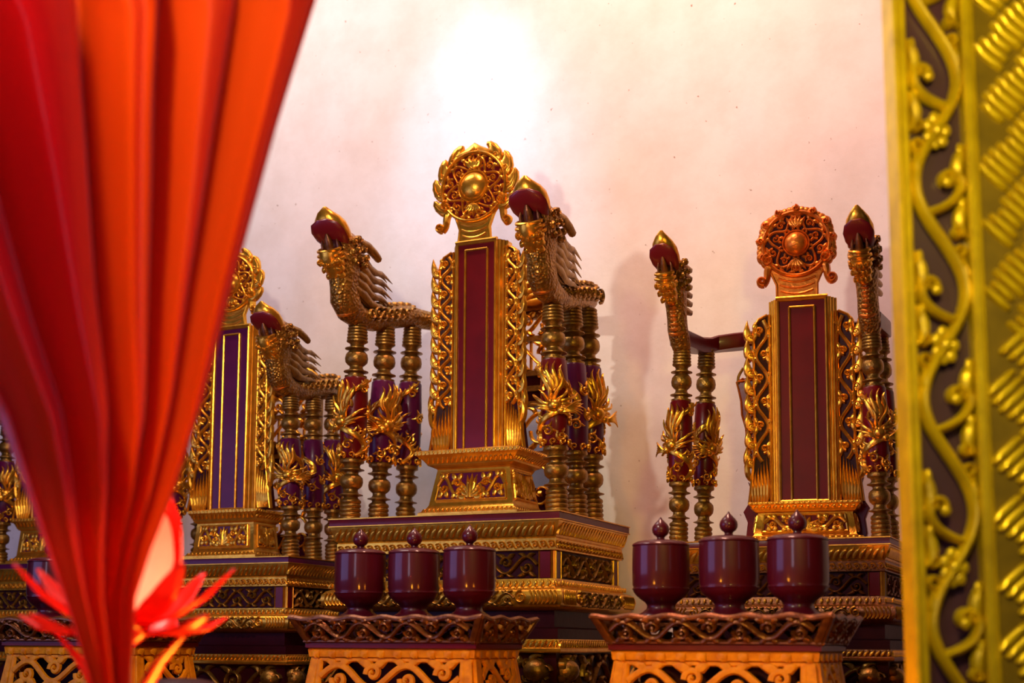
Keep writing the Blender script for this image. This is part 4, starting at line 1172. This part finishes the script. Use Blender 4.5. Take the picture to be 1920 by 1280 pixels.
# ------------------------------------------------------------------ red drape
def make_drape():
    t = thing('red_drape', 'large red satin drape hanging in folds and gathered to a point at the left', 'drape', (0, 0, 0))
    Y = 1.30
    left = [(-520, -930), (-120, -560), (0, -450), (300, -270), (600, -105), (780, 2), (900, 44), (1000, 78), (1150, 132), (1280, 172), (1420, 190)]
    right = [(-520, 690), (-120, 622), (0, 600), (250, 522), (540, 440), (750, 385), (920, 330), (1030, 285), (1120, 256), (1280, 246), (1420, 262)]
    def interp(tb, y):
        for (y0, x0), (y1, x1) in zip(tb, tb[1:]):
            if y <= y1: return x0 + (x1-x0)*(y-y0)/(y1-y0)
        return tb[-1][1]
    ridges = [(.06, .07, .8), (.22, .06, -1.0), (.335, .035, 1.0), (.44, .07, -1.3), (.585, .020, 1.2),
              (.65, .045, -1.0), (.710, .012, -1.3), (.738, .022, 1.1), (.80, .045, -.7), (.865, .022, 1.0), (.93, .03, -.8), (.985, .02, .5)]
    def depth(s, tt):
        w_ = 0.0
        wob = .012*sin(tt*5.0 + s*9)*(1-tt)
        for c, wd, am in ridges:
            x = (s + wob - c)/wd
            w_ += am/(1+x*x*1.3)**1.5
        return w_
    def sheet(NS, NT, s0, s1, amp, yoff, y0=-520, y1=1420, dens=None):
        m = MB(); vs = []; fs = []
        for j in range(NT+1):
            tt = j/NT; py = y0 + (y1-y0)*tt
            l, r = interp(left, py), interp(right, py)
            for i in range(NS+1):
                s = s0 + (s1-s0)*i/NS
                width = (r-l)/FPX*Y
                d = depth(s, tt)*amp*min(.040, .010+width*.066)
                p = at(l + (r-l)*s + 5*sin(tt*9+s*20)*(1-abs(2*s-1)), py, Y)
                vs.append((p.x, p.y + yoff - d, p.z))
        for j in range(NT):
            for i in range(NS):
                a = j*(NS+1)+i; fs.append((a, a+1, a+NS+2, a+NS+1))
        m.add(vs, fs); return m
    m = sheet(220, 130, 0, 1, 1.0, 0.0)
    c = obj('cloth', m, CLOTH, t, 180)
    m = sheet(90, 80, .02, .56, .6, .06, -520, 1000)
    obj('shade_layer', m, CLOTH, t, 180)  # hidden layer added behind the cloth to darken its backlit left part
    return t
make_drape()

# ------------------------------------------------------------------ lotus lamp
def make_lotus():
    Y = 1.50; c = at(232, 1165, Y)
    t = thing('lotus_lamp', 'glowing red lotus-shaped lamp beside the gathered end of the drape', 'lamp', (c.x, c.y, 0))
    z = c.z
    def petal(az, base_r, pts, wid, mat, name):
        """pts: (radial, height) curve; wid: half-width"""
        m = MB(); vs = []; fs = []; K = len(pts)-1; N = 14; W = 8
        for i in range(N+1):
            tt = i/N*K; k = min(int(tt), K-1); f = tt-k
            r = pts[k][0]+(pts[k+1][0]-pts[k][0])*f; h = pts[k][1]+(pts[k+1][1]-pts[k][1])*f
            ww = wid*(sin(pi*min(1, .10+.86*i/N)))**.8
            for j in range(W+1):
                q = j/W*2-1
                x = r + .25*ww*(q*q)*(-1); y = ww*q
                vs.append((x*cos(az)-y*sin(az), x*sin(az)+y*cos(az), z+h+.10*ww*q*q))
        for i in range(N):
            for j in range(W):
                a = i*(W+1)+j; fs.append((a, a+1, a+W+2, a+W+1))
        m.add(vs, fs)
        o = obj(name, m, mat, t, 180)
        sd = o.modifiers.new('thickness', 'SOLIDIFY'); sd.thickness = .0015
        if name == 'inner_petal':
            rm_ = MB(); pts = [vs[i*(W+1)] for i in range(N+1)] + [vs[i*(W+1)+W] for i in range(N, -1, -1)]
            rm_.tube(pts, [.0042]*len(pts), 6, Vector((0.31, 0.17, 0.93))); obj('petal_rim', rm_, PETAL, o, 60)
        return o
    for k in range(6): petal(2*pi*k/6+.3, 0, [(.012, 0), (.046, .025), (.062, .066), (.060, .108), (.046, .140)], .030, PETAL_IN, 'inner_petal')
    for k in range(7): petal(2*pi*k/7+.1, 0, [(.015, -.005), (.060, .004), (.092, .026), (.122, .060)], .020, PETAL, 'middle_petal')
    for k in range(7): petal(2*pi*k/7+.45, 0, [(.015, -.012), (.06, -.016), (.095, -.010), (.118, .006)], .024, PETAL, 'outer_petal')
    for az in (radians(-8), radians(186)): petal(az, 0, [(.006, -.155), (.020, -.10), (.050, -.045), (.078, -.010)], .020, PETAL, 'stem_leaf')
    m = MB(); m.ell((0, 0, z+.05), (.020, .020, .034), 16, 10); obj('bulb', m, BULB, t, 180)
    m = MB(); m.lathe([(.060, 0), (.062, .008), (.040, .016), (.012, .030), (.009, .05), (.009, z-.03), (.026, z-.016), (.030, z-.004), (.010, z+.01)], 20)
    obj('lamp_stem', m, PETAL, t, 50)
    l = point('lotus_bulb_light', (c.x, c.y, z+.05), 6.5, (1.0, 0.26, 0.12), .03)
    return t
make_lotus()

# ------------------------------------------------------------------ dark jar below the lotus lamp
c = at(336, 1271, 1.95)
t = thing('lacquer_jar', 'dark maroon lacquer jar, only its round top showing under the lotus lamp', 'jar', (c.x, c.y, 0))
h = c.z; m = MB()
m.lathe([(.034, 0), (.036, .006), (.030, .02), (.036, .05), (.052, .10), (.057, .15), (.054, h-.045), (.050, h-.022)], 36)
obj('jar_body', m, CUPRED, t)
m = MB(); m.lathe([(.048, h-.022), (.057, h-.020), (.058, h-.012), (.050, h-.005), (.030, h-.001), (.001, h)], 36)
obj('jar_lid', m, MAROON, t)
